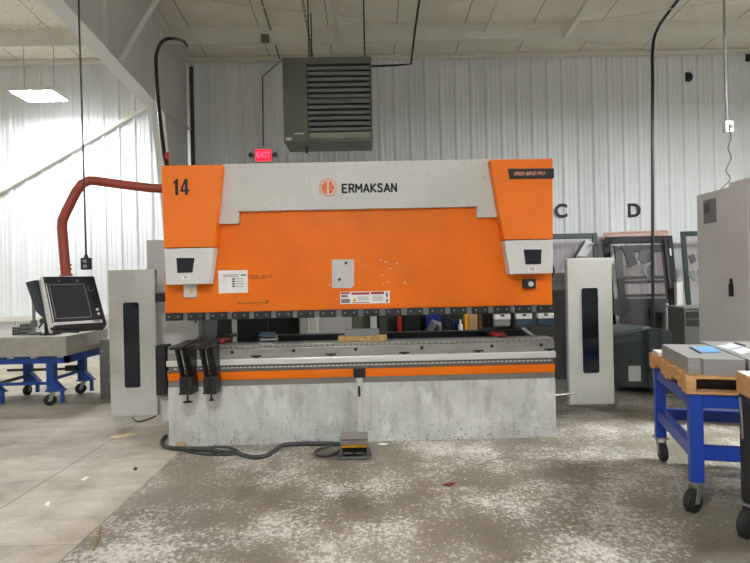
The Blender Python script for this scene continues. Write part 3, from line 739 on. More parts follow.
# sheet support arms on the front rail
def support_arm(X, label):
    t = thing('support_arm', (X, 5.2, .455), label, 'support arm', 'sheet support arms on the front rail')
    MB().hexa([(X-.05, 4.95, .985), (X+.05, 4.95, .985), (X+.05, 5.43, 1.0), (X-.05, 5.43, 1.0)],
              [(X-.05, 4.95, 1.005), (X+.05, 4.95, 1.005), (X+.05, 5.43, 1.025), (X-.05, 5.43, 1.025)]).build('top_plate', 'blackm', t, bevel=.004)
    for s_ in (-.04, .02):
        mb = MB(); mb.tube([(X+s_, 5.1, .985), (X+s_, 5.25, .69)], .012, square=True); mb.tube([(X+s_+.018, 5.12, .985), (X+s_+.018, 5.27, .69)], .006, square=True)
        mb.build('slotted_bar', 'blackm', t)
    MB().prism([(5.14, .985), (5.398, .985), (5.398, .72), (5.3, .68)], 'x', X+.04, X+.052).build('gusset', 'black', t)
    MB().box(X-.06, X+.06, 5.22, 5.398, .55, .70).build('clamp_block', 'black', t, bevel=.006)
    MB().box(X-.062, X+.062, 5.21, 5.398, .54, .555).build('block_foot', 'blackm', t)
    MB().box(X-.006, X+.006, 5.212, 5.22, .555, .69).build('block_rib', 'blackm', t)
    return t
sa = support_arm(-1.69, 'black sheet support arm with handwheel, nearest the left end of the press')
for X, t, r in ((-1.69, sa, .045),):
    MB().cyl((X, 5.27, .475), (X, 5.27, .54), .009, 10).build('screw', 'blackm', t)
    MB().tube([(X, 5.27, .455), (X, 5.27, .463), (X, 5.27, .475)], [.03, .05, .02], 20).build('handwheel', 'blackm', t, smooth=True)
sb = support_arm(-1.47, 'black sheet support arm with small knob, second from left end of the press')
MB().cyl((-1.47, 5.27, .485), (-1.47, 5.27, .54), .009, 10).build('screw', 'blackm', sb)
MB().cyl((-1.47, 5.27, .47), (-1.47, 5.27, .485), .02, 14).build('knob', 'blackm', sb, smooth=True)

# punch tools in the last three clamps
def punch(x, label, low):
    t = thing('punch_tool', (x, 5.6, 1.065), label, 'press tool', 'punch tools in the right clamps')
    MB().prism([(5.56, 1.2), (5.62, 1.2), (5.62, 1.145), (5.545, 1.145), (5.545, 1.19)], 'x', x-.079, x+.079).build('tool_holder', 'silver', t, bevel=.003)
    MB().prism([(5.548, 1.145), (5.62, 1.145), (5.61, 1.075), (5.585, 1.065), (5.552, 1.082)], 'x', x-.077, x+.077).build('punch', low, t, bevel=.002)
    MB().box(x-.018, x+.018, 5.54, 5.546, 1.172, 1.19).build('safety_button', 'ink', t)
punch(xs[15], 'punch tool with grey blade, leftmost of three under the ram', 'midgrey')
punch(xs[16], 'punch tool with blue blade, middle of three under the ram', 'bluesteel')
punch(xs[17], 'punch tool with blue green blade, rightmost of three under the ram', 'bluesteel')
# things lying on the bed
b0 = at(362.5, 337, 5.62)
tag(MB().box(b0.x-.243, b0.x+.243, 5.55, 5.72, .959, 1.01).build('chipboard_strip', 'board', bevel=.003), 'tan chipboard strip lying across the middle of the bed', 'board')
tag(MB().box(b0.x-.18, b0.x+.165, 5.575, 5.69, 1.0105, 1.075).build('steel_block', 'midgrey', bevel=.004), 'grey steel bar lying on the chipboard strip', 'block')
p = at(268, 345, 5.58)
for k, (z, dx) in enumerate(((.959, 0), (.994, .005), (1.029, -.012))):
    pp_ = MB(); w = .085-.004*k
    pp_.prism([(5.52+.02*k, z), (5.67, z+.01), (5.67, z+.018), (5.52+.02*k, z+.008)], 'x', p.x+dx-w, p.x+dx+w)
    pp_.box(p.x+dx-w, p.x+dx+w, 5.66, 5.67, z, z+.034)
    tag(pp_.build('bent_plate', 'bluesteel' if k == 2 else 'sheet'), ('bent steel plate, lowest of the small stack on the bed', 'bent steel plate in the middle of the small stack on the bed', 'bluish bent plate on top of the small stack on the bed')[k], 'plate', 'bent plates stacked on the bed')

# foot pedal
fp = thing('foot_pedal', (-.085, 5.0, 0), 'grey foot pedal with yellow strip on the floor before the press', 'pedal')
mb = MB()
mb.prism([(4.98, 0.02), (5.2, .02), (5.2, .13), (5.14, .17), (4.98, .165)], 'x', -.232, -.222); mb.prism([(4.98, 0.02), (5.2, .02), (5.2, .13), (5.14, .17), (4.98, .165)], 'x', .0, .01)
mb.prism([(4.94, .158), (5.14, .17), (5.2, .13), (5.2, .02), (5.205, .02), (5.205, .135), (5.142, .176), (4.94, .166)], 'x', -.232, .01)
mb.box(-.232, .01, 4.94, 4.948, .118, .165)
mb.build('hood', 'band', fp)
MB().box(-.222, 0, 4.97, 5.0, .085, .112).build('yellow_strip', 'yellow', fp)
for x in (-.205, -.1): MB().prism([(4.92, .04), (4.925, .055), (5.1, .085), (5.1, .065)], 'x', x, x+.09).build('pedal', 'black', fp, bevel=.004)
MB().box(-.222, 0, 5.05, 5.19, .02, .15).build('switch_housing', 'black', fp)
MB().tube([(-.24, 5.15, .012), (-.25, 4.98, .012), (-.235, 4.91, .012), (-.1, 4.9, .012), (.02, 4.91, .012), (.035, 4.98, .012), (.02, 5.15, .012)], .012, 8, smooth_n=5).build('base_frame', 'darkgrey', fp, smooth=True)
MB().box(-.24, .02, 4.93, 5.2, .004, .02).build('base_plate', 'darkgrey', fp)
fp.location.x -= .03
# floor cables
def fcable(pts, r, label, name='floor_cable'):
    return rod(name, [fl(a, b, r) for a, b in pts], r, 'hose', label, 'cable', sm=7)
fcable([(166, 436), (162, 441), (164, 446), (175, 448.5), (190, 449), (208, 449.5), (222, 452), (236, 452.5), (243, 455), (254, 457), (266, 455.5), (275, 450), (283, 445), (300, 443.7), (326, 443.4), (342, 444)], .02, 'thick grey cable snaking along the foot of the press base')
fcable([(186, 450.5), (200, 453.5), (215, 454.5), (232, 454.5), (238, 451), (228, 447.3), (216, 446.8), (208, 448.0)], .012, 'thin grey cable looping over the floor left of the pedal')
fcable([(330, 445.5), (322, 448), (315.5, 451.5), (318, 455), (327, 455.5), (336, 453), (341.5, 449.5)], .013, 'short looped cable on the floor beside the foot pedal')
fcable([(133, 417.5), (136, 421), (142, 421.2), (149, 418.8), (156, 416)], .008, 'thin black cable end under the left guard')
# litter
def scrap(pts, h, mat, label, cat, name):
    v = [fl(a, b) for a, b in pts]
    return tag(MB().hexa([(q.x, q.y, .0005) for q in v], [(q.x, q.y, h) for q in v]).build(name, mat), label, cat)
scrap([(110.5, 438.5), (131, 434.3), (136, 435.2), (117, 439)], .02, 'cream', 'narrow strip of cardboard on the floor below left guard', 'cardboard', 'cardboard_strip')
scrap([(81, 480.5), (85, 477.3), (89.5, 477), (84, 480.8)], .004, 'paper', 'crumpled white paper scrap on the pale floor, nearer the press', 'paper', 'paper_scrap')
scrap([(44, 505.8), (47, 502), (50.5, 501.8), (48.5, 506.5)], .004, 'paper', 'torn white paper scrap on the pale floor, furthest left', 'paper', 'paper_scrap')
scrap([(175, 449.5), (177, 447.0), (186, 446.6), (185, 449.5)], .04, 'tan', 'small yellowish wood block at the left foot of the press', 'block', 'wood_block')
scrap([(443, 485.5), (451, 483.5), (455, 484), (450, 486.5)], .012, 'darkred', 'small dark red scrap on the floor in front of the press', 'scrap', 'plastic_scrap')
scrap([(378, 444.8), (381, 443.5), (388, 444), (384, 445.3)], .006, 'paper', 'tiny white scrap on the floor right of the pedal', 'paper', 'paper_scrap')
scrap([(133.5, 470), (135, 468.2), (137.5, 468.8), (136.5, 470.3)], .012, 'ink', 'tiny dark pebble on the pale floor', 'pebble', 'pebble')
rod('twig', [fl(101, 527, .006), fl(100, 533, .006), fl(97, 541, .006), fl(93.5, 550, .006)], .008, 'twig', 'brown twig lying along the floor joint at lower left', 'twig', sm=4)

# ================================================================ LEFT: granite table on blue stand
gs = thing('blue_stand', (-4.6, 7.9, 0), 'blue steel stand on casters under the granite plate', 'stand')
TX0, TX1, TY0, TY1 = -5.75, -3.95, 7.45, 8.45
for nm, a in (('top_rail', (TX0, TX1, TY0+.02, TY0+.08, .56, .668)), ('top_rail', (TX0, TX1, TY1-.08, TY1-.02, .56, .668)), ('top_rail', (TX1-.06, TX1, TY0+.02, TY1-.02, .56, .668)), ('top_rail', (TX0, TX0+.06, TY0+.02, TY1-.02, .56, .668))):
    MB().box(*a).build(nm, 'blue', gs, bevel=.004)
lx = (TX1-.26, TX0+.75, TX0+.05)
def caster(mb_par, x, y, zt, r, yaw, wmat='rubber', brmat='galv', trail=.04, w=.045):
    """plate, fork and wheel under (x, y)"""
    m = Matrix.Translation((x, y, 0)) @ Matrix.Rotation(yaw, 4, 'Z')
    f = MB(m); f.box(-.055, .055, -.05, .05, zt-.012, zt)
    for s_ in (-1, 1):
        f.hexa([(-.03-.0, s_*(w/2+.004), zt-.012), (.03, s_*(w/2+.004), zt-.012), (.03, s_*(w/2+.009), zt-.012), (-.03, s_*(w/2+.009), zt-.012)],
               [(-trail-.02, s_*(w/2+.004), r-.015), (-trail+.02, s_*(w/2+.004), r-.015), (-trail+.02, s_*(w/2+.009), r-.015), (-trail-.02, s_*(w/2+.009), r-.015)])
    f.cyl((-trail, -w/2-.015, r), (-trail, w/2+.015, r), .011, 10)
    c = f.build('caster', brmat, mb_par)
    wh = MB(m); wh.tube([(-trail, -w/2, r), (-trail, -w/2+.008, r), (-trail, w/2-.008, r), (-trail, w/2, r)], [r-.01, r, r, r-.01], 24)
    wh.build('wheel', wmat, c, smooth=True)
    return c
for i, x in enumerate(lx):
    for y in (TY0+.10, TY1-.10):
        MB().box(x-.05, x+.05, y-.05, y+.05, .2, .56).build('leg', 'blue', gs, bevel=.005)
        MB().prism([(x-.07, .2), (x+.16, .2), (x+.05, .32), (x+.05, .2)], 'y', y-.045, y+.045).build('foot_gusset', 'blue', gs)
        MB().box(x-.07, x+.17, y-.06, y+.06, .185, .2).build('foot_plate', 'blue', gs)
        MB().box(x+.11, x+.15, y-.02, y+.02, .03, .185).build('foot_jack', 'blue', gs)
        caster(gs, x+.03, y-.03, .186, .075, math.radians(20+60*i))
MB().box(TX0+.1, lx[0], TY0+.08, TY0+.12, .27, .31).build('cross_rail', 'blue', gs)
MB().tube([(lx[0], TY0+.1, .34), (lx[0], TY1-.1, .34)], .02, square=True).build('cross_rail', 'blue', gs)
MB().tube([(lx[1], TY0+.1, .28), (lx[1], TY1-.1, .28)], .02, square=True).build('cross_rail', 'darkgrey', gs)
MB().tube([(lx[1]-.3, TY1-.1, .36), (lx[0], TY1-.1, .36)], .018, square=True).build('cross_rail', 'darkgrey', gs)
MB().box(lx[0]-.2, lx[0]-.05, TY1-.2, TY1-.12, .34, .42).build('cross_block', 'black', gs)
for x in (-4.7, -4.4, -4.05):
    MB().box(x-.04, x+.04, TY0+.014, TY0+.02, .635, .655).build('white_tab', 'paper', gs)
tag(MB().box(TX0-.05, TX1+.04, TY0-.1, TY1+.08, .668, .925).build('granite_plate', 'granite', bevel=.01), 'thick grey granite surface plate on the blue stand', 'surface plate')
def holed(px, w, h, label, d=.16):
    p = at(px, 331, 7.75); t = thing('angle_block', (p.x, 7.75, .925), label, 'block', 'drilled angle blocks on the granite plate')
    MB().box(p.x-w/2, p.x+w/2, 7.7, 7.7+d, .926, .926+h).build('block_body', 'midgrey', t, bevel=.004)
    nx = max(3, int(w/.045)); nz = max(3, int(h/.045)); hm = MB()
    for i in range(nx):
        for k in range(nz):
            cx = p.x-w/2+(i+.5)*w/nx; cz_ = .926+(k+.5)*h/nz
            hm.cyl((cx, 7.697, cz_), (cx, 7.702, cz_), .012, 8)
    hm.build('drilled_holes', 'ink', t)
holed(18, .1, .11, 'smaller drilled grey angle block on the granite plate')
holed(26.3, .12, .15, 'larger drilled grey angle block on granite plate, right of smaller')
p = at(34, 328, 7.7)
hg = thing('height_gauge', (p.x, 7.7, .925), 'slim height gauge standing on the granite plate', 'gauge')
MB().box(p.x-.05, p.x+.06, 7.66, 7.78, .926, .965).build('foot', 'midgrey', hg, bevel=.006)
MB().box(p.x-.017, p.x+.012, 7.69, 7.72, .965, 1.46).build('column', 'galv', hg)
MB().box(p.x-.03, p.x+.03, 7.67, 7.73, 1.03, 1.12).build('slider', 'midgrey', hg)
MB().box(p.x+.012, p.x+.1, 7.68, 7.69, .99, 1.0).build('scriber', 'steel', hg)
p = at(45.5, 330, 7.6)
vs = thing('test_stand', (p.x, 7.65, .925), 'small black test stand on granite plate behind the pendant', 'stand')
MB().box(p.x-.07, p.x+.14, 7.58, 7.75, .926, .945).build('foot', 'black', vs)
MB().box(p.x-.03, p.x+.03, 7.62, 7.68, .945, 1.22).build('column', 'blackm', vs, bevel=.006)
MB().cyl((p.x-.06, 7.6, 1.12), (p.x+.05, 7.6, 1.12), .035, 14).build('head', 'darkgrey', vs, smooth=True)
MB().tube([(p.x-.03, 7.6, 1.1), (p.x-.08, 7.58, 1.02)], .01, 8).build('lever', 'black', vs)
# small grey cabinet by the guard
c0 = at(99, 340, 7.9); c1 = at(114, 340, 7.9)
sc = thing('small_cabinet', ((c0.x+c1.x)/2+.1, 8.1, 0), 'small grey metal cabinet standing between blue stand and left guard', 'cabinet')
MB().box(c0.x, c1.x+.25, 7.9, 8.35, 0, c0.z).build('body', 'midgrey', sc, bevel=.006)
for z in (.78, .5, .24): MB().box(c0.x+.12, c0.x+.2, 7.885, 7.9, z, z+.03).build('handle', 'galv', sc)
for z in (.62, .38): MB().box(c0.x+.03, c1.x+.2, 7.893, 7.9, z, z+.2).build('drawer_front', 'midgrey', sc, bevel=.004)
MB().cyl((c0.x+.04, 7.88, .66), (c0.x+.04, 7.9, .66), .02, 12).build('lock', 'galv', sc)

# ================================================================ RIGHT: blue cart, pallet, sheet stacks
ang = math.atan2(-.308, 1.034)
CM = Matrix.Translation((2.13, 3.655, 0)) @ Matrix.Rotation(ang, 4, 'Z')   # x along the front, y to the back
CL, CD = 1.25, 1.08
ct = thing('blue_cart', tuple(CM @ Vector((.6, .5, 0))), 'blue steel cart on casters carrying the wooden pallet', 'cart')
lz0, lz1 = .195, .77
for x in (0, CL):
    for y in (0, CD):
        MB(CM).box(x-.04, x+.04, y-.04, y+.04, lz0, lz1).build('leg', 'blue2', ct, bevel=.005)
for y in (0, CD):
    MB(CM).box(.04, CL-.04, y-.03, y+.03, lz1-.09, lz1).build('top_rail', 'blue2', ct, bevel=.004)
    MB(CM).box(.04, CL-.04, y-.03, y+.03, .34, .43).build('lower_rail', 'blue2', ct, bevel=.004)
for x in (0, CL):
    MB(CM).box(x-.03, x+.03, .04, CD-.04, lz1-.09, lz1).build('top_rail', 'blue2', ct, bevel=.004)
    MB(CM).box(x-.03, x+.03, .04, CD-.04, .34, .43).build('lower_rail', 'blue2', ct, bevel=.004)
MB(CM).box(.03, CL-.03, .03, CD-.03, lz1-.05, lz1-.04).build('dark_sheet', 'darkgrey', ct)  # dark sheet added so the gap under the pallet stays dark
def lcaster(x, y, yaw, lw):
    v = CM @ Vector((x, y, 0)); caster(ct, v.x, v.y, lz0, .076, yaw, trail=.045, w=lw)
lcaster(0, 0, math.radians(28), .05); lcaster(0, CD, math.radians(80), .05); lcaster(CL, 0, math.radians(40), .05); lcaster(CL, CD, math.radians(70), .05)
# pallet
PZ = lz1+.001
pl = thing('wooden_pallet', tuple(CM @ Vector((.6, .5, PZ))), 'wooden pallet lying on the blue cart under steel sheets', 'pallet')
PX0, PX1, PY0, PY1 = -.06, 1.22, -.05, 1.16
for k in range(3):
    x = PX0+(PX1-PX0-.06)*k/2
    # notched stringer
    pts = [(PY0, PZ+.016), (PY0+.22, PZ+.016), (PY0+.24, PZ+.05), (PY0+.42, PZ+.05), (PY0+.44, PZ+.016), (PY1-.44, PZ+.016), (PY1-.42, PZ+.05), (PY1-.24, PZ+.05), (PY1-.22, PZ+.016), (PY1, PZ+.016), (PY1, PZ+.1), (PY0, PZ+.1)]
    MB(CM).prism(pts, 'x', x, x+.06).build('stringer', 'wood', pl, bevel=.003)
for k in range(7):
    y = PY0+(PY1-PY0-.12)*k/6
    MB(CM).box(PX0, PX1, y, y+.12, PZ+.1, PZ+.117).build('deck_board', 'wood', pl, bevel=.002)
for k in range(3):
    y = PY0+(PY1-PY0-.12)*k/2
    MB(CM).box(PX0, PX1, y, y+.12, PZ, PZ+.016).build('bottom_board', 'wood', pl, bevel=.002)
SZ = PZ+.1175
G1 = 'steel blanks stacked on the pallet'
def sheet_mesh(pts): return pts
def stack(poly, nsh, label_top, label_mid, label_low, group, cx, cy):
    t_ = .0088
    first = None
    for k in range(nsh):
        if first is None:
            first = MB(CM).prism(poly, 'z', SZ, SZ+t_*.86).build('steel_blank', 'sheet'); o = first
        else:
            o = first.copy(); C.objects.link(o); o.location = first.location+Vector((random.uniform(-.0015, .0015), random.uniform(-.0015, .0015), t_*k))
        tag(o, label_top if k == nsh-1 else label_low if k == 0 else label_mid, 'steel sheet', group)
    return SZ+t_*nsh
zA = stack([(-.02, .06), (.055, .06), (.055, .0), (.295, .0), (.295, .86), (-.02, .86)], 12,
      'topmost notched steel sheet of the big stack at the pallet\'s near left corner', 'notched steel sheet inside the big stack at the pallet\'s left', 'lowest notched steel sheet of the big stack, lying on the pallet', 'notched steel sheets in the big stack', 0, 0)
zB = stack([(.315, .0), (.95, .0), (.95, 1.1), (.315, 1.1)], 12,
      'topmost plain steel sheet of the stack at the right picture edge', 'plain steel sheet inside the stack at the right picture edge', 'lowest plain steel sheet of the stack at the right picture edge', 'plain steel sheets in the right stack', 0, 0)
sb_ = MB(CM).prism([(-.04, .9), (.29, .9), (.29, 1.12), (-.04, 1.12)], 'z', SZ, SZ+.03).build('steel_plate', 'cabinet')
tag(sb_, 'pale single steel plate at the far left corner of the pallet', 'steel sheet')
CI = CM.inverted()
def film(pts, z, mat, label, name, cat):
    q = [CI @ fl(a, b, z+.003) for a, b in pts]
    tag(MB(CM).prism([(v.x, v.y) for v in q], 'z', z+.0008, z+.0045).build(name, mat), label, cat)
film([(691.5, 347), (712.5, 346.6), (721, 351.6), (702, 353)], zA, 'bluefilm', 'bright blue plastic film lying on the big steel stack', 'plastic_film', 'film')
film([(688.5, 347.2), (691, 347), (702, 352.8), (699.5, 353)], zA, 'ink', 'dark edge strip beside the blue film on the steel stack', 'edge_strip', 'strip')
film([(716, 346.2), (731, 343.2), (742, 346.4), (728, 349.2)], zB, 'whitefilm', 'crinkled white film at the back of the right steel stack', 'plastic_film', 'film')
film([(730, 350), (744, 347.5), (756, 351), (741, 354.5)], zB, 'whitefilm', 'white film lying at the near side of right steel stack', 'plastic_film', 'film')
film([(733.5, 342.8), (736, 342.2), (746, 345.3), (744.5, 346)], zB, 'ink', 'black strip between white films on the right steel stack', 'edge_strip', 'strip')

# near black cart at the right edge
bv = fl(744, 541)
KM = Matrix.Translation((bv.x+.08, bv.y+.06, 0)) @ Matrix.Rotation(ang, 4, 'Z')
bc = thing('black_cart', tuple(KM @ Vector((.4, .3, 0))), 'black steel cart cut off by the right picture edge', 'cart')
for x in (0, .7):
    for y in (-.6, 0): MB(KM).box(x-.035, x+.035, y-.035, y+.035, .2, .80).build('leg', 'black', bc, bevel=.004)
MB(KM).box(-.035, .735, -.635, .035, .80, .842).build('cart_top', 'black', bc)
for x, y in ((0, 0), (.7, 0), (0, -.6), (.7, -.6)):
    v = KM @ Vector((x, y, 0)); caster(bc, v.x, v.y, .2, .085, math.radians(30), trail=.04)
MB(KM).tube([(-.045, -.02, .82), (-.045, -.04, .7), (-.04, -.03, .58)], .006, 6).build('cable_tie', 'galv', bc)
wc = thing('wooden_crate', tuple(KM @ Vector((.35, -.3, .843))), 'wooden crate corner on the black cart at the right edge', 'crate')
MB(KM).box(-.045, .75, -.64, .04, .843, .86).build('bottom_board', 'wood', wc)
for z in (.862, .912):
    MB(KM).box(-.045, .75, .02, .04, z, z+.047).build('side_slat', 'wood', wc)
    MB(KM).box(-.045, .75, -.64, -.62, z, z+.047).build('side_slat', 'wood', wc)
    MB(KM).box(-.045, -.025, -.618, .018, z, z+.047).build('side_slat', 'wood', wc)
    MB(KM).box(.73, .75, -.618, .018, z, z+.047).build('side_slat', 'wood', wc)
MB(KM).box(-.04, .745, -.635, .035, .959, .967).build('lid_sheet', 'paper', wc)

# ================================================================ RIGHT BACKGROUND
# tall grey cabinet
tc_ = thing('tall_cabinet', (4.42, 6.06, 0), 'tall warm grey electrical cabinet at the right edge', 'cabinet')
KX = 3.87
MB().box(KX, KX+1.1, 5.6, 6.52, .0, 2.47).build('body', 'cabinet', tc_, bevel=.008)
MB().box(KX-.012, KX, 5.63, 6.48, .12, 2.44).build('door', 'cabinet', tc_, bevel=.004)
MB().box(KX+.03, KX+1.0, 5.62, 5.97, 2.47, 2.52).build('top_cover', 'cabinet', tc_, bevel=.004)
def kx(px, py):   # point on the cabinet side plane
    d = ray(px, py); t = (KX-.012)/d[0]; return Vector((KX-.012, d[1]*t, H+d[2]*t))
a, b_ = kx(704, 202.5), kx(716.5, 222)
np_ = MB().box(KX-.02, KX-.012, b_.y, a.y, b_.z, a.z+.02).build('nameplate', 'midgrey', tc_)
a, b_ = kx(704.5, 204), kx(710, 213)
MB().box(KX-.024, KX-.02, b_.y, a.y, b_.z, a.z).build('plate_mark', 'darkgrey', np_)
a = kx(732, 288); MB().box(KX-.035, KX-.012, a.y-.03, a.y+.03, a.z-.09, a.z+.05).build('handle', 'black', tc_, bevel=.008)
MB().box(KX-.03, KX-.012, a.y-.012, a.y+.012, a.z+.05, a.z+.1).build('handle_pin', 'black', tc_)
# leaning framed panels
def framed(x0, x1, z0, z1, y, mat, label, fw=.08, bars=(), tilt=.25, pane='pane'):
    c = Vector(((x0+x1)/2, y, z0))
    t = thing('framed_panel', tuple(c), label, 'panel', 'framed panels leaning on the wall')
    m = Matrix.Translation((0, y, z0)) @ Matrix.Rotation(-math.atan2(tilt, z1-z0), 4, 'X') @ Matrix.Translation((0, 0, 0))
    h = (z1-z0)/math.cos(math.atan2(tilt, z1-z0))
    fm = MB(m); fm.box(x0, x0+fw, -.02, .03, 0, h); fm.box(x1-fw, x1, -.02, .03, 0, h); fm.box(x0+fw, x1-fw, -.02, .03, h-fw, h); fm.box(x0+fw, x1-fw, -.02, .03, 0, fw)
    fm.build('frame', mat, t, bevel=.012)
    if pane: MB(m).box(x0+fw, x1-fw, .0, .006, fw, h-fw).build('pane', pane, t)
    for zb in bars: MB(m).box(x0+fw, x1-fw, -.022, .0, zb*h, zb*h+.05).build('cross_bar', mat, t)
    return t, m, h
def xz(px, py, Y): p = at(px, py, Y); return p.x, p.z
xa, za = xz(552, 234, 10.85); xb, _ = xz(597, 234, 10.85)
t1, m1, h1 = framed(xa-.6, xb, .02, za, 10.6, 'greenblk', 'dark green framed panel leaning on the wall under the letter C', .10)
xa, za = xz(603, 233.5, 11.05); xb, _ = xz(668, 233.5, 11.05)
t2, m2, h2 = framed(xa, xb, .02, za, 10.85, 'pinkfr', 'faded pink frame leaning on the wall behind the brown one', .10, tilt=.2, pane=None)
xa, za = xz(602, 237, 10.85); xb, _ = xz(672, 237, 10.85)
t3, m3, h3 = framed(xa, xb, .02, za, 10.55, 'ink', 'black frame with wide top bar leaning under the letter D', .14, tilt=.3, pane=None)
xa, za = xz(614, 246, 10.55); xb, _ = xz(668, 246, 10.55)
t4, m4, h4 = framed(xa, xb, .02, za, 10.25, 'brownfr', 'dark brown framed clear panel holding metal offcuts under letter D', .13, (.50, .54, .66, .70), tilt=.3)
MB(m4).box(xa+.13, xb-.13, -.01, .005, .13, h4*.5).build('lower_sheet', 'brownfr', t4)
xa, za = xz(680.5, 231.5, 10.75)
t5, m5, h5 = framed(xa, xa+1.1, .02, za, 10.5, 'greenblk', 'dark green framed panel leaning on wall behind the tall cabinet', .09)
rod('bent_rod', [at(603, 239, 10.4), at(604, 233.5, 10.4), at(640, 232, 10.4), at(667, 231, 10.4), at(668.3, 232.5, 10.4)], .022, 'pinkfr', 'pale pink pipe resting across the top of the frames', 'pipe')
inv3 = m3.inverted(); o3 = inv3 @ Vector((0, 0, H)); d3 = inv3.to_3x3() @ Vector(ray(669, 252)); v = o3+d3*((-.021-o3.y)/d3.y)
tag(MB(m3).box(v.x-.045, v.x+.045, -.025, -.021, v.z-.07, v.z+.07).build('paper_tag', 'paper'), 'white paper tag on the black frame under letter D', 'tag')
rod('leaning_bar', [at(665, 240, 10.15), at(669.5, 280, 9.9), at(678, 360, 9.45)], .055, 'ink', 'thick black bar leaning down to the right of the frames', 'bar')
def offcut(pts, m, label, mat='midgrey', th=.03, y1=-.001):
    inv = m.inverted(); q = []
    o_ = inv @ Vector((0, 0, H)); R_ = inv.to_3x3()
    for a, b in pts:
        d = R_ @ Vector(ray(a, b)); t = (y1-o_.y)/d.y; v_ = o_+d*t; q.append((v_.x, v_.z))
    tag(MB(m).prism(q, 'y', y1-th, y1).build('metal_offcut', mat), label, 'metal piece', 'metal offcuts in the framed panels')
offcut([(623, 250), (632, 248), (637, 264), (628, 268)], m4, 'dark tilted metal plate, top middle of the brown framed panel', 'brownfr')
offcut([(640, 251), (652, 249), (650, 262), (643, 264), (637, 259)], m4, 'grey angled metal bracket, top right of the brown framed panel', 'darkgrey')
offcut([(641, 270), (650, 264), (655, 275), (648, 281)], m4, 'square metal plate right of centre in the brown framed panel')
offcut([(615, 252), (622, 250), (623, 278), (616, 279)], m4, 'tall grey plate at left edge of brown framed panel', 'darkgrey')
offcut([(613, 299), (626, 299), (632, 309), (622, 317), (613, 314)], m4, 'black metal plate low in the brown framed panel, on the left', 'ink', y1=-.012)
offcut([(648, 309), (655, 305), (666, 315), (660, 323), (650, 320)], m4, 'black metal plate low in the brown framed panel, on the right', 'ink', y1=-.012)
offcut([(574, 256), (585, 239), (594, 244), (585, 257)], m1, 'pale notched metal strip leaning in the green framed panel', 'sheet')
offcut([(573, 257), (584, 240), (585, 242), (575, 258)], m1, 'thin black strip leaning in the green framed panel', 'ink', y1=-.032)
for i, (q, m_, l_) in enumerate((([(685, 256), (690, 254), (693, 261), (688, 264)], 'darkgrey', 'small dark plate at upper left in the right green panel'), ([(694, 254), (699, 252), (700, 260), (696, 262)], 'darkgrey', 'small dark plate at upper right in the right green panel'),
                     ([(684, 274), (690, 270), (695, 277), (691, 281)], 'midgrey', 'grey bracket at lower left in the right green panel'), ([(694, 270), (698, 268), (700, 276), (696, 279)], 'midgrey', 'grey bracket at lower right in the right green panel'))):
    offcut([(a + 3, b) for a, b in q], m5, l_, m_)
# pale posts / boxes between
q0, q1 = at(677, 300, 9.6), at(683, 300, 9.6)
tag(MB().box(q0.x, q1.x, 9.6, 9.68, 0, q0.z+.3).build('steel_post', 'pale', bevel=.006), 'pale upright steel post between the frames and tall cabinet', 'post')
q0, q1 = at(666.5, 303, 10.05), at(673, 303, 10.05)
tag(MB().box(q0.x, q1.x, 10.03, 10.09, 0, q0.z).build('steel_post', 'cabinet', bevel=.006), 'grey shorter steel post beside the black leaning bar', 'post')
q0, q1 = at(684, 302, 9.0), at(704, 302, 9.0)
db = thing('tool_cabinet', ((q0.x+q1.x)/2, 9.2, 0), 'dark tool cabinet standing beside the tall grey cabinet', 'cabinet')
MB().box(q0.x, q1.x+.2, 9.0, 9.5, 0, 1.0).build('body', 'darkgrey', db, bevel=.008)
for z in (.72, .85): MB().box(q0.x+.03, q1.x+.17, 8.985, 9.0, z, z+.1).build('drawer', 'ink', db)
MB().box(q0.x-.02, q1.x+.22, 8.98, 9.52, 1.0, 1.03).build('top', 'midgrey', db)
# grey green machine
gm = thing('parts_washer', (3.55, 7.5, 0), 'low grey green machine with sloped hood behind the right guard', 'machine')
g0 = fl(640, 398); gx0 = at(609, 345, 7.4).x; gx1 = at(666, 345, 7.4).x
MB().prism([(gx0+.05, .1), (gx0+.55, .1), (gx0+.55, .0), (gx1, 0), (gx1, .82), (gx0+.5, .86), (gx0, .78), (gx0, .5)], 'y', 7.25, 8.0).build('body', 'machgreen', gm, bevel=.01)
MB().hexa([(gx0-.02, 7.22, .66), (gx0+.36, 7.22, .70), (gx0+.36, 8.0, .70), (gx0-.02, 8.0, .66)], [(gx0+.02, 7.3, .80), (gx0+.42, 7.3, .87), (gx0+.42, 8.0, .87), (gx0+.02, 8.0, .80)]).build('hood', 'machgreen', gm, bevel=.008)
MB().box(gx0+.42, gx0+.6, 7.2, 7.25, .1, .86).build('pillar', 'machgreen', gm, bevel=.006)
MB().box(gx0+.18, gx0+.34, 7.243, 7.25, .18, .38).build('sticker', 'cabinet', gm)
lamp_ = at(644, 331, 7.6); MB().cyl((lamp_.x, 7.5, .86), (lamp_.x, 7.5, lamp_.z), .03, 12).build('spout', 'galv', gm, smooth=True)
v = at(650, 355, 7.2); MB().box(v.x-.05, v.x+.07, 7.1, 7.2, v.z-.18, v.z+.3).build('control_box', 'machgreen', gm, bevel=.006)
MB().tube([(v.x, 7.12, v.z-.18), (v.x, 7.08, v.z-.35), (v.x+.05, 7.08, v.z-.5), (v.x+.1, 7.1, .02)], .016, 8, smooth_n=5).build('flexible_hose', 'olive_l', gm, smooth=True)
rod('floor_pipe', [(gx1-.3, 6.95, .05), (gx1+.9, 6.9, .05)], .02, 'steel', 'pale pipe lying on the floor behind the blue cart', 'pipe')

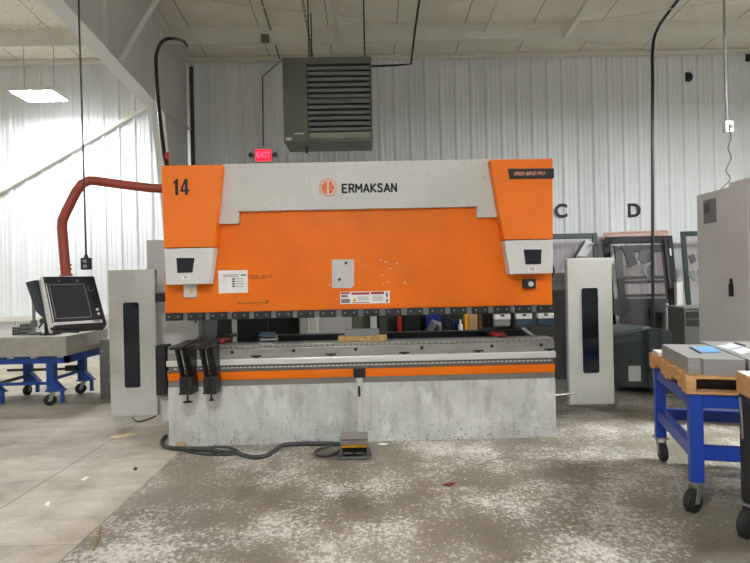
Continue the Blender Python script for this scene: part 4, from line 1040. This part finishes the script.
# ================================================================ BEHIND THE PRESS
bt = .66
bench = thing('work_bench', (.3, 8.9, 0), 'long work bench seen through the gap of the press', 'bench')
MB().box(-2.25, 1.95, 8.6, 9.4, bt-.05, bt).build('bench_top', 'darkgrey', bench)
MB().box(.15, 1.95, 9.3, 9.34, bt, 1.75).build('dark_backing', 'ink', bench)  # dark sheet added to darken the view behind the bench items
for x in (-2.2, -.2, 1.9):
    for y in (8.65, 9.35): MB().box(x-.03, x+.03, y-.03, y+.03, 0, bt-.05).build('leg', 'darkgrey', bench)
def onb(name, px0, px1, ptop, Y, d, mat, label, cat, z0=bt+.0005):
    a = at(px0, 330, Y); b2 = at(px1, 330, Y); zt = at((px0+px1)/2, ptop, Y).z
    return tag(MB().box(a.x, b2.x, Y, Y+d, z0, zt).build(name, mat, bevel=.006), label, cat)
a = at(237, 330, 8.75); b2 = at(299, 330, 8.75)
dc = thing('dark_cupboard', ((a.x+b2.x)/2, 8.95, bt), 'large black cupboard behind the left part of the press gap', 'cupboard')
MB().box(a.x, b2.x, 8.75, 9.2, bt+.0005, 1.6).build('body', 'ink', dc, bevel=.006)
MB().box((a.x+b2.x)/2-.006, (a.x+b2.x)/2+.006, 8.745, 8.75, bt+.03, 1.58).build('door_gap', 'darkgrey', dc)
onb('upright_post', 232.5, 236.5, 300, 8.65, .05, 'pale', 'slim white post left of the black cupboard, behind the press', 'post')
onb('upright_post', 300, 308, 300, 8.65, .06, 'pale', 'white post right of the black cupboard, behind the press', 'post')
onb('upright_post', 309.5, 317, 300, 8.65, .06, 'trimw', 'cream post beside the pale grey box, behind the press', 'post')
onb('grey_box', 319, 352, 305, 8.7, .4, 'cabinet', 'pale grey metal box behind the middle of the press gap', 'box')
onb('gear_housing', 352.5, 370.5, 312, 8.72, .3, 'olive', 'mottled grey gear housing behind the steel bar', 'machine part')
onb('upright_post', 371, 377, 305, 8.65, .06, 'cap', 'pale bluish post right of the mottled housing', 'post')
onb('dark_bin', 380, 395, 318, 8.8, .3, 'darkgrey', 'dark bin behind the middle of the press gap', 'bin')
onb('red_bar', 397.5, 402, 305, 8.7, .05, 'red', 'thin red brown upright bar behind the press gap', 'bar')
onb('dark_bin', 404, 420, 316, 8.8, .3, 'ink', 'black bin between the red bar and the blue bin', 'bin')
onb('blue_bin', 426, 441, 311, 8.9, .25, 'bluebin', 'dark blue bin behind the press gap right of centre', 'bin')
v = at(434, 323, 8.75); gh = MB(); gh.tube([(v.x-.09, 8.75, bt+.034), (v.x-.06, 8.75, v.z-.1), (v.x, 8.75, v.z), (v.x+.07, 8.75, v.z-.02), (v.x+.09, 8.75, bt+.1)], [.03, .05, .07, .05, .03], 12)
tag(gh.build('grinder', 'midgrey', smooth=True), 'grey hand grinder standing before the dark blue bin', 'tool')
v = at(447, 325, 8.7)
tag(MB().tube([(v.x, 8.72, bt+.0005), (v.x, 8.72, v.z), (v.x+.04, 8.72, v.z+.1), (v.x+.1, 8.72, v.z+.05)], [.03, .04, .035, .02], 12).build('black_tool', 'ink', smooth=True), 'black hand tool right of the grey grinder', 'tool')
onb('blue_box', 452.5, 458, 322, 8.75, .1, 'bluebin', 'small blue box beside the white bottle', 'box')
v = at(460.5, 330, 8.7)
tag(MB().tube([(v.x, 8.7, bt+.0005), (v.x, 8.7, .84), (v.x, 8.7, .87), (v.x, 8.7, .93)], [.035, .035, .015, .015], 14).build('bottle', 'paper', smooth=True), 'white bottle behind the press gap beside yellow box', 'bottle')
onb('yellow_box', 465, 468.5, 314, 8.7, .15, 'yellow', 'narrow yellow box behind the right of the press gap', 'box')
onb('cardboard_box', 469, 478.5, 314, 8.72, .25, 'tan', 'tan cardboard box right of the narrow yellow box', 'box')
onb('wood_plank', 479, 484.5, 306, 8.7, .05, 'brown', 'brown wooden plank standing right of the cardboard box', 'plank')
onb('upright_post', 485.5, 488.5, 306, 8.65, .05, 'pale', 'speckled pale post right of the brown plank', 'post')

# ================================================================ CAMERA, WORLD
cam = bpy.data.cameras.new('camera'); co = bpy.data.objects.new('camera', cam); C.objects.link(co)
cam.sensor_width = 36; cam.lens = 36*F/750; cam.clip_end = 100; cam.clip_start = .05
R0 = Vector((math.cos(YAW), -math.sin(YAW), 0)); U0 = Vector((0, 0, 1)); B = -Vector((math.sin(YAW), math.cos(YAW), 0))
Rc = R0*math.cos(ROLL)-U0*math.sin(ROLL); Uc = R0*math.sin(ROLL)+U0*math.cos(ROLL)
co.matrix_world = Matrix(((Rc.x, Uc.x, B.x, 0), (Rc.y, Uc.y, B.y, 0), (Rc.z, Uc.z, B.z, H), (0, 0, 0, 1)))
S.camera = co
w = bpy.data.worlds.new('world'); S.world = w; w.use_nodes = True
w.node_tree.nodes['Background'].inputs[0].default_value = (.8, .85, 1, 1); w.node_tree.nodes['Background'].inputs[1].default_value = .05
S.view_settings.view_transform = 'Standard'; S.view_settings.look = 'None'; S.view_settings.exposure = 0.2; S.view_settings.gamma = 1.0
S.view_settings.use_curve_mapping = False
try: S.cycles.max_bounces = 8; S.cycles.diffuse_bounces = 5
except Exception: pass
